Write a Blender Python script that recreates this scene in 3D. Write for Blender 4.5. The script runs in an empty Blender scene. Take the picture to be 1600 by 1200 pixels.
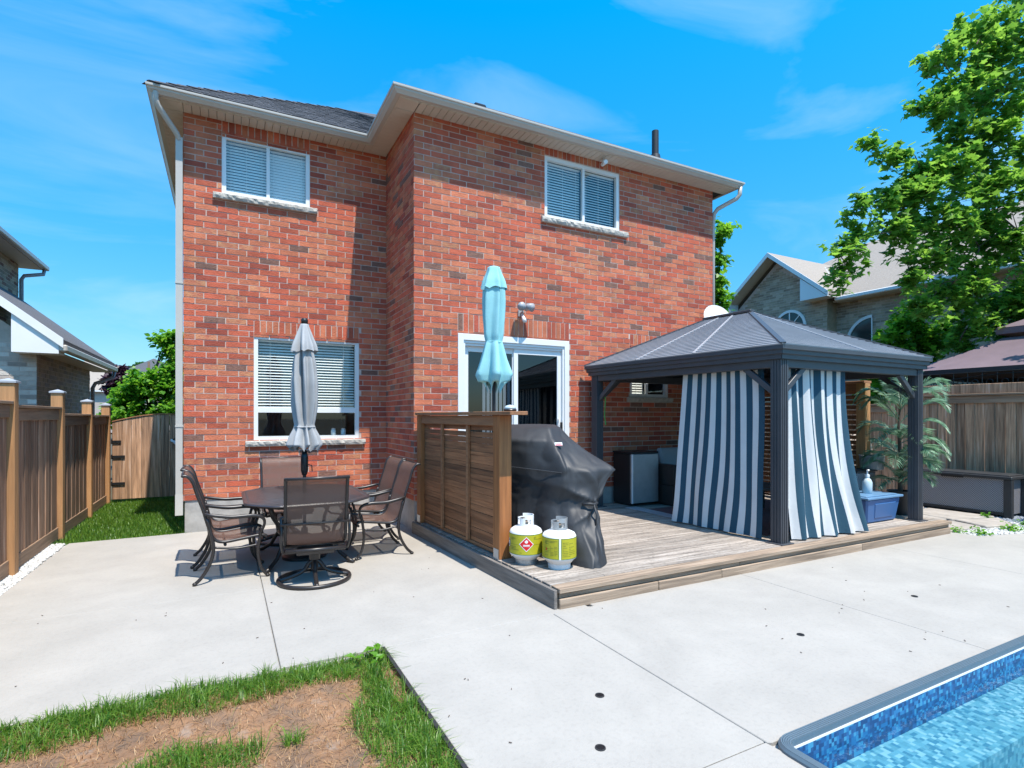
import bpy, bmesh, math, random
import numpy as np
from mathutils import Vector, Matrix, noise
R = math.radians
random.seed(7); rng = np.random.default_rng(7)
C = bpy.context.scene.collection
scene = bpy.context.scene

# ------------------------------------------------------------------ camera, sky, sun, exposure
YAW = R(27.68)
cam_d = bpy.data.cameras.new('camera'); cam = bpy.data.objects.new('camera', cam_d); C.objects.link(cam)
cam_d.sensor_width = 36; cam_d.lens = 854 / 1600 * 36; cam_d.shift_y = 50 / 1600
cam_d.clip_start = 0.05; cam_d.clip_end = 2000
cam.location = (0, 0, 1.6); cam.rotation_euler = (R(90), 0, -YAW)
scene.camera = cam
SUN_TO = Vector((0.18, -1.0, 2.4)).normalized()
CLOUD = (5.1, 1.6, .1)
world = bpy.data.worlds.new('World'); scene.world = world; world.use_nodes = True
wt = world.node_tree; wn = wt.nodes; wl = wt.links; wn.clear()
out = wn.new('ShaderNodeOutputWorld'); bg = wn.new('ShaderNodeBackground'); bg.inputs[1].default_value = 0.15
sky = wn.new('ShaderNodeTexSky'); sky.sky_type = 'NISHITA'; sky.sun_disc = False
sky.sun_elevation = math.asin(SUN_TO.z); sky.sun_rotation = math.atan2(SUN_TO.x, SUN_TO.y)
sky.altitude = 200; sky.air_density = 1.0; sky.dust_density = 0.6; sky.ozone_density = 3.0
hs = wn.new('ShaderNodeHueSaturation'); hs.inputs['Hue'].default_value = .489; hs.inputs['Saturation'].default_value = 1.20; hs.inputs['Value'].default_value = 1.18
tc = wn.new('ShaderNodeTexCoord'); mp = wn.new('ShaderNodeMapping'); mp.inputs['Scale'].default_value = (1.0, 1.6, 4.5)
mp.inputs['Rotation'].default_value = (0.2, 0.25, 0.5); mp.inputs['Location'].default_value = CLOUD
nz = wn.new('ShaderNodeTexNoise'); nz.inputs['Scale'].default_value = 1.5; nz.inputs['Detail'].default_value = 7; nz.inputs['Roughness'].default_value = .55; nz.inputs['Distortion'].default_value = .7
rp = wn.new('ShaderNodeValToRGB'); rp.color_ramp.elements[0].position = .50; rp.color_ramp.elements[1].position = .92
rp.color_ramp.elements[1].color = (.55, .55, .55, 1)
mx = wn.new('ShaderNodeMix'); mx.data_type = 'RGBA'; mx.inputs[7].default_value = (2.6, 3.3, 4.0, 1)
wl.new(tc.outputs['Generated'], mp.inputs[0]); wl.new(mp.outputs[0], nz.inputs['Vector']); wl.new(nz.outputs[0], rp.inputs[0])
sxyz = wn.new('ShaderNodeSeparateXYZ'); gr_ = wn.new('ShaderNodeValToRGB'); mu = wn.new('ShaderNodeMix'); mu.data_type = 'RGBA'; mu.blend_type = 'MULTIPLY'; mu.inputs[0].default_value = 1
e_ = gr_.color_ramp.elements; e_[0].position = 0; e_[0].color = (.30, .36, .40, 1); e_[1].position = 1; e_[1].color = (.8, .9, 1, 1)   # clear air: the horizon band is only a little paler than the zenith
for p_, c_ in ((.12, (.36, .44, .49, 1)), (.3, (.44, .60, .70, 1)), (.6, (.52, .80, .97, 1))):
    q_ = e_.new(p_); q_.color = c_
wl.new(tc.outputs['Generated'], sxyz.inputs[0]); wl.new(sxyz.outputs[2], gr_.inputs[0]); wl.new(sky.outputs[0], mu.inputs[6]); wl.new(gr_.outputs[0], mu.inputs[7])
wl.new(rp.outputs[0], mx.inputs[0]); wl.new(mu.outputs[2], hs.inputs['Color']); wl.new(hs.outputs[0], mx.inputs[6])
wl.new(mx.outputs[2], bg.inputs[0]); wl.new(bg.outputs[0], out.inputs[0])
sd = bpy.data.lights.new('sun', 'SUN'); sd.energy = 3.3; sd.angle = R(.53); sd.color = (1, .94, .85)
so = bpy.data.objects.new('sun', sd); C.objects.link(so); so.location = (3, -10, 24)
so.rotation_euler = (-SUN_TO).to_track_quat('-Z', 'Y').to_euler()
vs = scene.view_settings; vs.view_transform = 'Standard'; vs.look = 'None'; vs.gamma = 1; vs.use_curve_mapping = False; vs.exposure = 1.10
scene.render.engine = 'CYCLES'
scene.cycles.max_bounces = 8; scene.cycles.transparent_max_bounces = 16; scene.cycles.use_denoising = True
scene.cycles.caustics_reflective = False; scene.cycles.caustics_refractive = False

# ------------------------------------------------------------------ materials
def M(name, col, rough=.6, var=.25, scale=6., bump=0., bscale=None, stretch=(1, 1, 1), metal=0., spec=.5, rnd=0., coord='Object', col2=None, sat=None, alpha=None, hi=None, drift=0., speck=0.):
    """procedural material: two colours mixed by stretched noise, fine bump, optional change from object to object"""
    m = bpy.data.materials.new(name); m.use_nodes = True; t = m.node_tree; n = t.nodes; L = t.links
    b = n['Principled BSDF']; b.inputs['Roughness'].default_value = rough; b.inputs['Metallic'].default_value = metal
    b.inputs['Specular IOR Level'].default_value = spec
    c1 = col; c2 = col2 or tuple(c * (1 - var) for c in col)
    if coord == 'World': src = n.new('ShaderNodeNewGeometry').outputs['Position']
    else:
        src = n.new('ShaderNodeTexCoord').outputs['Object']
    oi = n.new('ShaderNodeObjectInfo')
    if coord != 'World':
        va = n.new('ShaderNodeVectorMath'); va.operation = 'MULTIPLY_ADD'; va.inputs[1].default_value = (1, 1, 1)
        cm = n.new('ShaderNodeVectorMath'); cm.operation = 'SCALE'; cm.inputs[0].default_value = (31, 17, 23); L.new(oi.outputs['Random'], cm.inputs['Scale'])
        L.new(src, va.inputs[0]); L.new(cm.outputs[0], va.inputs[2]); src = va.outputs[0]
    mpn = n.new('ShaderNodeMapping'); mpn.inputs['Scale'].default_value = stretch; L.new(src, mpn.inputs[0])
    nt = n.new('ShaderNodeTexNoise'); nt.inputs['Scale'].default_value = scale; nt.inputs['Detail'].default_value = 6; nt.inputs['Roughness'].default_value = .62
    L.new(mpn.outputs[0], nt.inputs['Vector'])
    cr = n.new('ShaderNodeValToRGB'); cr.color_ramp.elements[0].position = .33; cr.color_ramp.elements[1].position = .68
    cr.color_ramp.elements[0].color = (*c2, 1); cr.color_ramp.elements[1].color = (*c1, 1)
    if hi:
        e = cr.color_ramp.elements.new(.56); e.color = (*c1, 1); cr.color_ramp.elements[2].position = .72; cr.color_ramp.elements[2].color = (*hi, 1)
    L.new(nt.outputs[0], cr.inputs[0]); cs = cr.outputs[0]
    if rnd:
        h = n.new('ShaderNodeHueSaturation'); mr = n.new('ShaderNodeMapRange'); mr.inputs[3].default_value = 1 - rnd; mr.inputs[4].default_value = 1 + rnd
        ge = n.new('ShaderNodeNewGeometry'); ad = n.new('ShaderNodeMath'); ad.operation = 'ADD'; fr = n.new('ShaderNodeMath'); fr.operation = 'FRACT'
        L.new(oi.outputs['Random'], ad.inputs[0]); L.new(ge.outputs['Random Per Island'], ad.inputs[1]); L.new(ad.outputs[0], fr.inputs[0])
        L.new(fr.outputs[0], mr.inputs[0]); L.new(mr.outputs[0], h.inputs['Value']); L.new(cs, h.inputs['Color']); cs = h.outputs[0]
    if drift:                                              # slow tonal drift, and dark flecks
        gp_ = n.new('ShaderNodeNewGeometry'); nd_ = n.new('ShaderNodeTexNoise'); nd_.inputs['Scale'].default_value = .9; nd_.inputs['Detail'].default_value = 5; nd_.inputs['Roughness'].default_value = .65; nd_.inputs['Distortion'].default_value = .6
        L.new(gp_.outputs['Position'], nd_.inputs['Vector']); mr2 = n.new('ShaderNodeMapRange'); mr2.inputs[1].default_value = .3; mr2.inputs[2].default_value = .7; mr2.inputs[3].default_value = 1 - drift; mr2.inputs[4].default_value = 1 + drift * .6
        h2 = n.new('ShaderNodeHueSaturation'); L.new(nd_.outputs[0], mr2.inputs[0]); L.new(mr2.outputs[0], h2.inputs['Value']); L.new(cs, h2.inputs['Color']); cs = h2.outputs[0]
    if speck:
        gp_ = n.new('ShaderNodeNewGeometry'); ns = n.new('ShaderNodeTexNoise'); ns.inputs['Scale'].default_value = 38; ns.inputs['Detail'].default_value = 4; L.new(gp_.outputs['Position'], ns.inputs['Vector'])
        mr3 = n.new('ShaderNodeMapRange'); mr3.inputs[1].default_value = .28; mr3.inputs[2].default_value = .5; mr3.inputs[3].default_value = 1 - speck; mr3.inputs[4].default_value = 1
        h3 = n.new('ShaderNodeHueSaturation'); L.new(ns.outputs[0], mr3.inputs[0]); L.new(mr3.outputs[0], h3.inputs['Value']); L.new(cs, h3.inputs['Color']); cs = h3.outputs[0]
    L.new(cs, b.inputs['Base Color'])
    if bump:
        nb = n.new('ShaderNodeTexNoise'); nb.inputs['Scale'].default_value = bscale or scale * 4; nb.inputs['Detail'].default_value = 5
        L.new(mpn.outputs[0], nb.inputs['Vector'])
        bp = n.new('ShaderNodeBump'); bp.inputs['Strength'].default_value = bump; bp.inputs['Distance'].default_value = .01
        L.new(nb.outputs[0], bp.inputs['Height']); L.new(bp.outputs[0], b.inputs['Normal'])
    if alpha is not None: b.inputs['Alpha'].default_value = alpha
    return m

def leaf_mat(name, c1, c2, tr=.45):
    m = bpy.data.materials.new(name); m.use_nodes = True; t = m.node_tree; n = t.nodes; L = t.links; n.clear()
    o = n.new('ShaderNodeOutputMaterial'); g = n.new('ShaderNodeNewGeometry')
    cr = n.new('ShaderNodeMix'); cr.data_type = 'RGBA'; cr.inputs[6].default_value = (*c1, 1); cr.inputs[7].default_value = (*c2, 1)
    L.new(g.outputs['Random Per Island'], cr.inputs[0])
    p = n.new('ShaderNodeBsdfPrincipled'); p.inputs['Roughness'].default_value = .42; p.inputs['Specular IOR Level'].default_value = .5
    tl = n.new('ShaderNodeBsdfTranslucent'); mxs = n.new('ShaderNodeMixShader'); mxs.inputs[0].default_value = tr
    h = n.new('ShaderNodeHueSaturation'); h.inputs['Hue'].default_value = .485; h.inputs['Value'].default_value = 1.7
    L.new(cr.outputs[2], p.inputs['Base Color']); L.new(cr.outputs[2], h.inputs['Color']); L.new(h.outputs[0], tl.inputs['Color'])
    L.new(p.outputs[0], mxs.inputs[1]); L.new(tl.outputs[0], mxs.inputs[2]); L.new(mxs.outputs[0], o.inputs[0])
    return m

def cloth_mat(name, col, tr):
    m = M(name, col, .85, .10, 4, .25, 30); t = m.node_tree; n = t.nodes; L = t.links
    b = n['Principled BSDF']; o = n['Material Output']; tl = n.new('ShaderNodeBsdfTranslucent'); tl.inputs[0].default_value = (*col, 1); x = n.new('ShaderNodeMixShader'); x.inputs[0].default_value = tr
    L.new(b.outputs[0], x.inputs[1]); L.new(tl.outputs[0], x.inputs[2]); L.new(x.outputs[0], o.inputs[0]); return m
def glass_mat(name, tint=(.93, .96, .96), refl=1.0, ripple=0., rscale=6.):
    m = bpy.data.materials.new(name); m.use_nodes = True; t = m.node_tree; n = t.nodes; L = t.links; n.clear()
    o = n.new('ShaderNodeOutputMaterial'); tr = n.new('ShaderNodeBsdfTransparent'); tr.inputs[0].default_value = (*tint, 1)
    gl = n.new('ShaderNodeBsdfGlossy'); gl.inputs['Roughness'].default_value = .02; gl.inputs[0].default_value = (refl, refl, refl, 1)
    lw = n.new('ShaderNodeLayerWeight'); lw.inputs[0].default_value = .5; mxs = n.new('ShaderNodeMixShader'); fr = n.new('ShaderNodeMath'); fr.operation = 'POWER'; fr.inputs[1].default_value = 5; L.new(lw.outputs['Facing'], fr.inputs[0])
    ma = n.new('ShaderNodeMath'); ma.operation = 'MULTIPLY_ADD'; ma.inputs[1].default_value = .92; ma.inputs[2].default_value = .075; ma.use_clamp = True
    if ripple:
        ma.inputs[1].default_value = .97; ma.inputs[2].default_value = .025
        g = n.new('ShaderNodeNewGeometry'); nt = n.new('ShaderNodeTexNoise'); nt.inputs['Scale'].default_value = rscale; nt.inputs['Detail'].default_value = 3
        bp = n.new('ShaderNodeBump'); bp.inputs['Strength'].default_value = ripple; bp.inputs['Distance'].default_value = .05
        L.new(g.outputs['Position'], nt.inputs['Vector']); L.new(nt.outputs[0], bp.inputs['Height'])
        L.new(bp.outputs[0], gl.inputs['Normal']); L.new(bp.outputs[0], lw.inputs['Normal'])
    L.new(fr.outputs[0], ma.inputs[0]); L.new(ma.outputs[0], mxs.inputs[0]); L.new(tr.outputs[0], mxs.inputs[1]); L.new(gl.outputs[0], mxs.inputs[2]); L.new(mxs.outputs[0], o.inputs[0])
    return m

def mosaic_mat(name, cols, size, rough=.35):
    """printed pool liner: small squares of several blues"""
    m = bpy.data.materials.new(name); m.use_nodes = True; t = m.node_tree; n = t.nodes; L = t.links
    b = n['Principled BSDF']; b.inputs['Roughness'].default_value = rough
    g = n.new('ShaderNodeNewGeometry'); mp_ = n.new('ShaderNodeMapping'); mp_.inputs['Scale'].default_value = (1 / size,) * 3; mp_.inputs['Location'].default_value = (.37, .41, .33)
    fl = n.new('ShaderNodeVectorMath'); fl.operation = 'FLOOR'; wnz = n.new('ShaderNodeTexWhiteNoise')
    cr = n.new('ShaderNodeValToRGB'); cr.color_ramp.interpolation = 'CONSTANT'
    while len(cr.color_ramp.elements) < len(cols): cr.color_ramp.elements.new(.5)
    for i, c in enumerate(cols): cr.color_ramp.elements[i].position = i / len(cols); cr.color_ramp.elements[i].color = (*c, 1)
    L.new(g.outputs['Position'], mp_.inputs[0]); L.new(mp_.outputs[0], fl.inputs[0]); L.new(fl.outputs[0], wnz.inputs[0]); L.new(wnz.outputs[0], cr.inputs[0]); L.new(cr.outputs[0], b.inputs['Base Color'])
    return m

def weave_mat(name, c1, c2, scale, axes=(0, 2), gap=0., rough=.5):
    """basket or sling weave: crossing bands as relief and tone, open between threads where gap > 0"""
    m = bpy.data.materials.new(name); m.use_nodes = True; t = m.node_tree; n = t.nodes; L = t.links
    b = n['Principled BSDF']; b.inputs['Roughness'].default_value = rough
    tcn = n.new('ShaderNodeTexCoord'); ck = n.new('ShaderNodeTexChecker'); ck.inputs['Scale'].default_value = scale
    ck.inputs[1].default_value = (*c1, 1); ck.inputs[2].default_value = (*c2, 1)
    L.new(tcn.outputs['Object'], ck.inputs[0]); L.new(ck.outputs[0], b.inputs['Base Color'])
    w = n.new('ShaderNodeTexNoise'); w.inputs['Scale'].default_value = scale * .6; L.new(tcn.outputs['Object'], w.inputs['Vector'])
    bp = n.new('ShaderNodeBump'); bp.inputs['Strength'].default_value = .5; bp.inputs['Distance'].default_value = .004
    L.new(ck.outputs[1], bp.inputs['Height']); L.new(bp.outputs[0], b.inputs['Normal'])
    if gap: b.inputs['Alpha'].default_value = 1 - gap
    return m

m_mortar = M('mortar', (.62, .49, .42), .9, .2, 9, .3, coord='World')
BR = dict(rough=.85, scale=7, bump=.7, bscale=60, rnd=.17, coord='World', drift=.16)
m_b = [M('brick_red', (.56, .120, .060), var=.25, **BR), M('brick_salmon', (.62, .185, .092), var=.28, **BR), M('brick_deep_red', (.42, .085, .048), var=.25, **BR),
       M('brick_tan', (.56, .25, .12), col2=(.45, .12, .07), **{**BR, 'scale': 12}), M('brick_brown', (.26, .125, .088), var=.35, **{**BR, 'scale': 14})]
BRW = [.40, .34, .08, .13, .05]
m_lb = [M('beige_brick', (.56, .47, .40), var=.2, **BR), M('pale_brick', (.64, .57, .50), var=.15, **BR), M('taupe_brick', (.42, .34, .29), var=.25, **BR)]
m_rb = [M('grey_brown_brick', (.47, .36, .25), var=.25, **BR), M('dun_brick', (.53, .42, .31), var=.2, **BR), M('dark_dun_brick', (.36, .27, .19), var=.2, **BR)]
m_conc = M('broom_concrete', (.382, .356, .318), .85, .0, 2.6, .25, 110, coord='World', col2=(.345, .322, .288), drift=.09, speck=.08)
m_found = M('foundation_concrete', (.46, .44, .41), .9, .3, 5, .3, coord='World')
m_soil = M('lawn_soil', (.10, .085, .05), .95, .4, 9, .4, coord='World')
m_dirt = M('dry_bare_soil', (.27, .145, .074), .95, .0, 5, .9, 70, coord='World', col2=(.155, .105, .072), hi=(.27, .22, .18), drift=.2, speck=.3)
m_white = M('white_vinyl', (.80, .80, .79), .35, .04, 3)
m_alu = M('sand_aluminium', (.50, .47, .42), .35, .06, 4)
m_alud = M('sand_aluminium_soffit', (.60, .53, .44), .5, .06, 4)
m_shing = M('charcoal_shingle', (.105, .107, .118), .9, .5, 30, .5, rnd=.35)
m_shingr = M('taupe_shingle', (.33, .285, .24), .9, .25, 20, .5, rnd=.15, coord='World')
m_stone = M('chipped_stone_sill', (.56, .52, .46), .9, .35, 14, .8, 30)
m_pane = glass_mat('window_glass')
m_paned = glass_mat('door_glass', (.42, .46, .5))
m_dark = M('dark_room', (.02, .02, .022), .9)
m_blind = M('white_blind', (.88, .86, .80), .5, .05)
WD = dict(scale=3.2, bump=.35, bscale=9)
gr_x, gr_y, gr_z = (.45, 9, 9), (9, .45, 9), (9, 9, .45)
m_fence = M('weathered_fence_wood', (.32, .185, .115), .8, .55, stretch=gr_z, rnd=.32, hi=(.43, .32, .245), **WD)
m_fencel = M('grey_fence_wood', (.50, .285, .165), .8, .6, stretch=gr_z, rnd=.34, hi=(.64, .46, .34), **WD)
m_fencex = M('weathered_rail_wood', (.34, .22, .14), .8, .45, stretch=gr_y, rnd=.2, **WD)
m_cedar = M('golden_post_wood', (.54, .275, .115), .7, .3, stretch=gr_z, rnd=.12, **WD)
m_cedarc = M('cedar_stain_wood', (.44, .165, .050), .65, .45, stretch=gr_z, rnd=.12, **WD)
m_slat = M('cedar_slat_wood', (.40, .165, .068), .7, .55, stretch=gr_y, rnd=.40, **WD)
m_slatc = M('cedar_cap_wood', (.42, .19, .085), .7, .4, stretch=gr_y, rnd=.1, **WD)
m_deck = M('grey_deck_board', (.36, .305, .255), .85, .55, stretch=gr_x, rnd=.24, hi=(.46, .42, .375), drift=.15, speck=.35, **WD)
m_deckf = M('deck_fascia_wood', (.37, .27, .19), .85, .5, stretch=gr_x, rnd=.15, hi=(.45, .35, .26), **WD)
m_decks = M('grey_side_fascia', (.25, .22, .195), .85, .5, stretch=gr_y, rnd=.1, **WD)
m_char = M('charcoal_powder_coat', (.062, .066, .075), .42, .15, 5)
m_charr = M('grey_roof_sheet', (.38, .39, .415), .42, .12, 3)
m_black = M('black_metal', (.018, .017, .018), .38, .2)
m_bronze = M('bronze_black_metal', (.030, .025, .024), .36, .3, 12)
m_sling = weave_mat('brown_sling', (.165, .095, .072), (.10, .058, .045), 230, gap=.16)
m_table = M('dark_cast_tabletop', (.050, .044, .048), .3, .3, 9, .3, 40)
m_grey = M('grey_umbrella_cloth', (.40, .405, .41), .9, .15, 5, .2, 200)
m_teal = M('teal_umbrella_cloth', (.30, .62, .66), .85, .12, 4, .2, 200)
m_cover = M('black_cover_cloth', (.032, .033, .036), .55, .25, 4, .3, 7)
m_steel = M('galvanised_steel', (.5, .52, .53), .4, .15, 8, metal=.6)
m_tankw = M('white_tank_paint', (.80, .80, .79), .3, .05, 5)
m_lime = M('lime_label', (.46, .43, .02), .5, .12, 7)
m_green = M('green_label_line', (.02, .16, .08), .5)
m_ink = M('dark_print', (.10, .12, .03), .6)
m_red = M('red_print', (.65, .012, .015), .5, .05)
m_wprint = M('white_print', (.85, .85, .85), .5, .02)
m_navy = M('navy_print', (.02, .05, .12), .5)
m_cw = cloth_mat('curtain_white', (.86, .855, .84), .3)
m_cb = cloth_mat('curtain_teal', (.026, .088, .135), .15)
m_wick = weave_mat('dark_wicker', (.30, .295, .31), (.11, .105, .115), 64, rough=.28)
m_sofaw = weave_mat('brown_wicker', (.035, .026, .022), (.018, .014, .012), 60)
m_cush = M('grey_cushion', (.40, .40, .41), .9, .1)
m_rug = M('maroon_rug', (.16, .075, .075), .95, .3, 20)
m_tote = M('blue_tote_plastic', (.045, .135, .32), .4, .06)
m_toteL = M('pale_blue_lid', (.13, .26, .42), .4, .08)
m_bottle = M('hazy_plastic', (.50, .60, .64), .3, .05)
m_palm = leaf_mat('palm_leaf', (.06, .15, .085), (.25, .39, .26), .3)
m_leaf = leaf_mat('maple_leaf', (.055, .18, .022), (.20, .40, .05), .5)
m_leaf2 = leaf_mat('bush_leaf', (.045, .19, .014), (.19, .42, .03), .5)
m_leafd = leaf_mat('dark_leaf', (.022, .09, .020), (.05, .16, .03), .35)
m_purple = leaf_mat('purple_leaf', (.030, .012, .022), (.085, .04, .055), .25)
m_grass = leaf_mat('grass_blade', (.035, .125, .010), (.19, .33, .045), .45)
m_straw = leaf_mat('dry_grass_blade', (.30, .16, .07), (.50, .33, .17), .3)
m_bark = M('bark', (.15, .11, .085), .9, .4, 10, .6)
m_pebw = M('white_pebble', (.62, .61, .58), .7, .3, 12, coord='World')
m_pebb = M('blue_grey_pebble', (.30, .33, .37), .7, .4, 12, coord='World')
m_flag = M('flagstone', (.42, .37, .32), .9, .3, 5, .4, coord='World')
m_cope = M('grey_blue_coping', (.105, .15, .185), .45, .1, 5)
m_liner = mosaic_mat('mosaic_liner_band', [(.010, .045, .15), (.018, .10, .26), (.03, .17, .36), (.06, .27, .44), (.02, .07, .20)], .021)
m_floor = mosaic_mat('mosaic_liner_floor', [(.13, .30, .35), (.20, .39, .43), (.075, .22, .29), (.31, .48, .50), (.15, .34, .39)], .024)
m_water = glass_mat('pool_water', (.72, .88, .94), 1., .25, 7.)
m_canopy = M('mauve_canopy_cloth', (.175, .125, .145), .85, .15, 3)
m_farw = M('pale_blue_siding', (.55, .62, .70), .7, .1)
m_farb = M('beige_siding', (.5, .42, .37), .8, .1)
m_redroof = M('rust_shingle', (.34, .16, .11), .9, .3, 9)
m_mulch = M('dark_plastic', (.035, .035, .037), .5)
m_hose = M('tan_hose_reel', (.42, .33, .25), .5, .2)
m_hosel = M('green_cord', (.10, .45, .08), .5)

# ------------------------------------------------------------------ mesh and object helpers
class MB:
    def __init__(s): s.v = []; s.f = []; s.mi = []
    def add(s, vs, fs, mi=0):
        o = len(s.v); s.v += [tuple(p) for p in vs]; s.f += [tuple(i + o for i in f) for f in fs]; s.mi += [mi] * len(fs); return s
    def box(s, a, b, mi=0, mat=None):
        x0, y0, z0 = a; x1, y1, z1 = b
        P = [Vector(p) for p in ((x0, y0, z0), (x1, y0, z0), (x1, y1, z0), (x0, y1, z0), (x0, y0, z1), (x1, y0, z1), (x1, y1, z1), (x0, y1, z1))]
        if mat: P = [mat @ p for p in P]
        return s.add(P, [(0, 3, 2, 1), (4, 5, 6, 7), (0, 1, 5, 4), (1, 2, 6, 5), (2, 3, 7, 6), (3, 0, 4, 7)], mi)
    def hexa(s, P, mi=0):
        return s.add(P, [(0, 3, 2, 1), (4, 5, 6, 7), (0, 1, 5, 4), (1, 2, 6, 5), (2, 3, 7, 6), (3, 0, 4, 7)], mi)
    def beam(s, a, b, w, h, up=(0, 0, 1), mi=0):
        a = Vector(a); b = Vector(b); d = (b - a).normalized(); u = Vector(up); x = d.cross(u)
        if x.length < 1e-4: x = d.cross(Vector((0, 1, 0)))
        x.normalize(); y = x.cross(d); P = []
        for p in (a, b):
            P += [p - x * w / 2 - y * h / 2, p + x * w / 2 - y * h / 2, p + x * w / 2 + y * h / 2, p - x * w / 2 + y * h / 2]
        return s.add(P, [(0, 1, 2, 3), (7, 6, 5, 4), (0, 4, 5, 1), (1, 5, 6, 2), (2, 6, 7, 3), (3, 7, 4, 0)], mi)
    def tube(s, pts, r, n=8, mi=0, cap=True, closed=False):
        pts = [Vector(p) for p in pts]; k = len(pts); rs = r if isinstance(r, (list, tuple)) else [r] * k
        o = len(s.v); nrm = None
        for i, p in enumerate(pts):
            if closed: d = pts[(i + 1) % k] - pts[i - 1]
            else: d = pts[min(i + 1, k - 1)] - pts[max(i - 1, 0)]
            d.normalize()
            if nrm is None: nrm = d.orthogonal().normalized()
            else: nrm = (nrm - d * nrm.dot(d)).normalized()
            bn = d.cross(nrm)
            for j in range(n):
                q = 2 * math.pi * j / n; s.v.append(tuple(p + (nrm * math.cos(q) + bn * math.sin(q)) * rs[i]))
        for i in range(k if closed else k - 1):
            for j in range(n):
                a = o + i * n + j; b = o + i * n + (j + 1) % n; c = o + ((i + 1) % k) * n + (j + 1) % n; d = o + ((i + 1) % k) * n + j
                s.f.append((a, b, c, d)); s.mi.append(mi)
        if cap and not closed:
            s.f.append(tuple(o + j for j in range(n))[::-1]); s.mi.append(mi)
            s.f.append(tuple(o + (k - 1) * n + j for j in range(n))); s.mi.append(mi)
        return s
    def lathe(s, c, prof, n=24, mi=0, mis=None, cap=True):
        o = len(s.v); cx, cy, cz = c
        for z, r in prof:
            for j in range(n):
                q = 2 * math.pi * j / n; s.v.append((cx + r * math.cos(q), cy + r * math.sin(q), cz + z))
        for i in range(len(prof) - 1):
            for j in range(n):
                s.f.append((o + i * n + j, o + i * n + (j + 1) % n, o + (i + 1) * n + (j + 1) % n, o + (i + 1) * n + j)); s.mi.append(mis[i] if mis else mi)
        if cap:
            s.f.append(tuple(o + j for j in range(n))[::-1]); s.mi.append(mi)
            s.f.append(tuple(o + (len(prof) - 1) * n + j for j in range(n))); s.mi.append(mi)
        return s
    def grid(s, fn, nu, nv, mi=0, fmi=None, close_u=False):
        o = len(s.v); mu = nu if close_u else nu + 1
        for j in range(nv + 1):
            for i in range(mu): s.v.append(tuple(fn(i / nu, j / nv)))
        for j in range(nv):
            for i in range(nu):
                a = o + j * mu + i; b = o + j * mu + (i + 1) % mu; s.f.append((a, b, b + mu, a + mu)); s.mi.append(fmi(i, j) if fmi else mi)
        return s

def wloc(o):
    v = Vector((0, 0, 0))
    while o: v += o.location; o = o.parent
    return v
def link(name, me, parent=None, loc=(0, 0, 0), rz=0.):
    o = bpy.data.objects.new(name, me); C.objects.link(o); o.parent = parent; o.location = loc
    if rz: o.rotation_euler = (0, 0, rz)
    return o
def obj(name, mb, mats, parent=None, smooth=False, local=False, kind=None, label=None, bevel=0., auto=None, origin=None):
    """ONE mesh object; world coordinates in (or parent-local ones if local), own origin at the middle of its base"""
    if not isinstance(mats, (list, tuple)): mats = [mats]
    V = np.array(mb.v, dtype=float)
    c = np.array(origin) if origin is not None else (np.zeros(3) if local == 'raw' else np.array([(V[:, 0].min() + V[:, 0].max()) / 2, (V[:, 1].min() + V[:, 1].max()) / 2, V[:, 2].min()]))
    me = bpy.data.meshes.new(name); me.from_pydata((V - c).tolist(), [], mb.f)
    for m in mats: me.materials.append(m)
    if len(mats) > 1: me.polygons.foreach_set('material_index', mb.mi)
    if bevel:
        b = bmesh.new(); b.from_mesh(me); bmesh.ops.bevel(b, geom=[e for e in b.edges if len(e.link_faces) == 2 and e.calc_face_angle(0) > .5], offset=bevel, segments=1, affect='EDGES'); b.to_mesh(me); b.free()
    if smooth: me.polygons.foreach_set('use_smooth', [True] * len(me.polygons))
    if auto and smooth: me.set_sharp_from_angle(angle=auto)
    me.update()
    o = link(name, me, parent, Vector(c) - (Vector((0, 0, 0)) if local or not parent else wloc(parent)))
    if kind: o['kind'] = kind
    if label: o['label'] = label
    return o
def thing(name, label, cat, loc=(0, 0, 0), rz=0., group=None):
    o = link(name, None, None, loc, rz); o.empty_display_size = .2; o['label'] = label; o['category'] = cat
    if group: o['group'] = group
    return o
def tag(o, label, cat, group=None):
    o['label'] = label; o['category'] = cat
    if group: o['group'] = group
    return o
def dup(root, loc, rz, label=None, group=None):
    r = root.copy(); C.objects.link(r); r.location = loc; r.rotation_euler = (0, 0, rz)
    if label: r['label'] = label
    for ch in list(root.children):
        c = ch.copy(); C.objects.link(c); c.parent = r
        for g_ in ch.children:
            d = g_.copy(); C.objects.link(d); d.parent = c
    return r
def npmesh(name, V, F, mats, parent=None, kind=None, mi=None, smooth=False):
    """big meshes from arrays; every face has the same number of corners"""
    V = np.asarray(V, np.float32); F = np.asarray(F, np.int32); k = F.shape[1]
    if parent: V = V - np.array(wloc(parent), np.float32)
    me = bpy.data.meshes.new(name); me.vertices.add(len(V)); me.vertices.foreach_set('co', V.ravel())
    me.loops.add(F.size); me.loops.foreach_set('vertex_index', F.ravel()); me.polygons.add(len(F))
    me.polygons.foreach_set('loop_start', np.arange(0, F.size, k, dtype=np.int32)); me.polygons.foreach_set('loop_total', np.full(len(F), k, np.int32))
    for m in (mats if isinstance(mats, (list, tuple)) else [mats]): me.materials.append(m)
    if mi is not None: me.polygons.foreach_set('material_index', np.asarray(mi, np.int32))
    if smooth: me.polygons.foreach_set('use_smooth', np.ones(len(F), bool))
    me.update(calc_edges=True); me.validate()
    o = link(name, me, parent)
    if kind: o['kind'] = kind
    return o
_cache = {}
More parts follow.
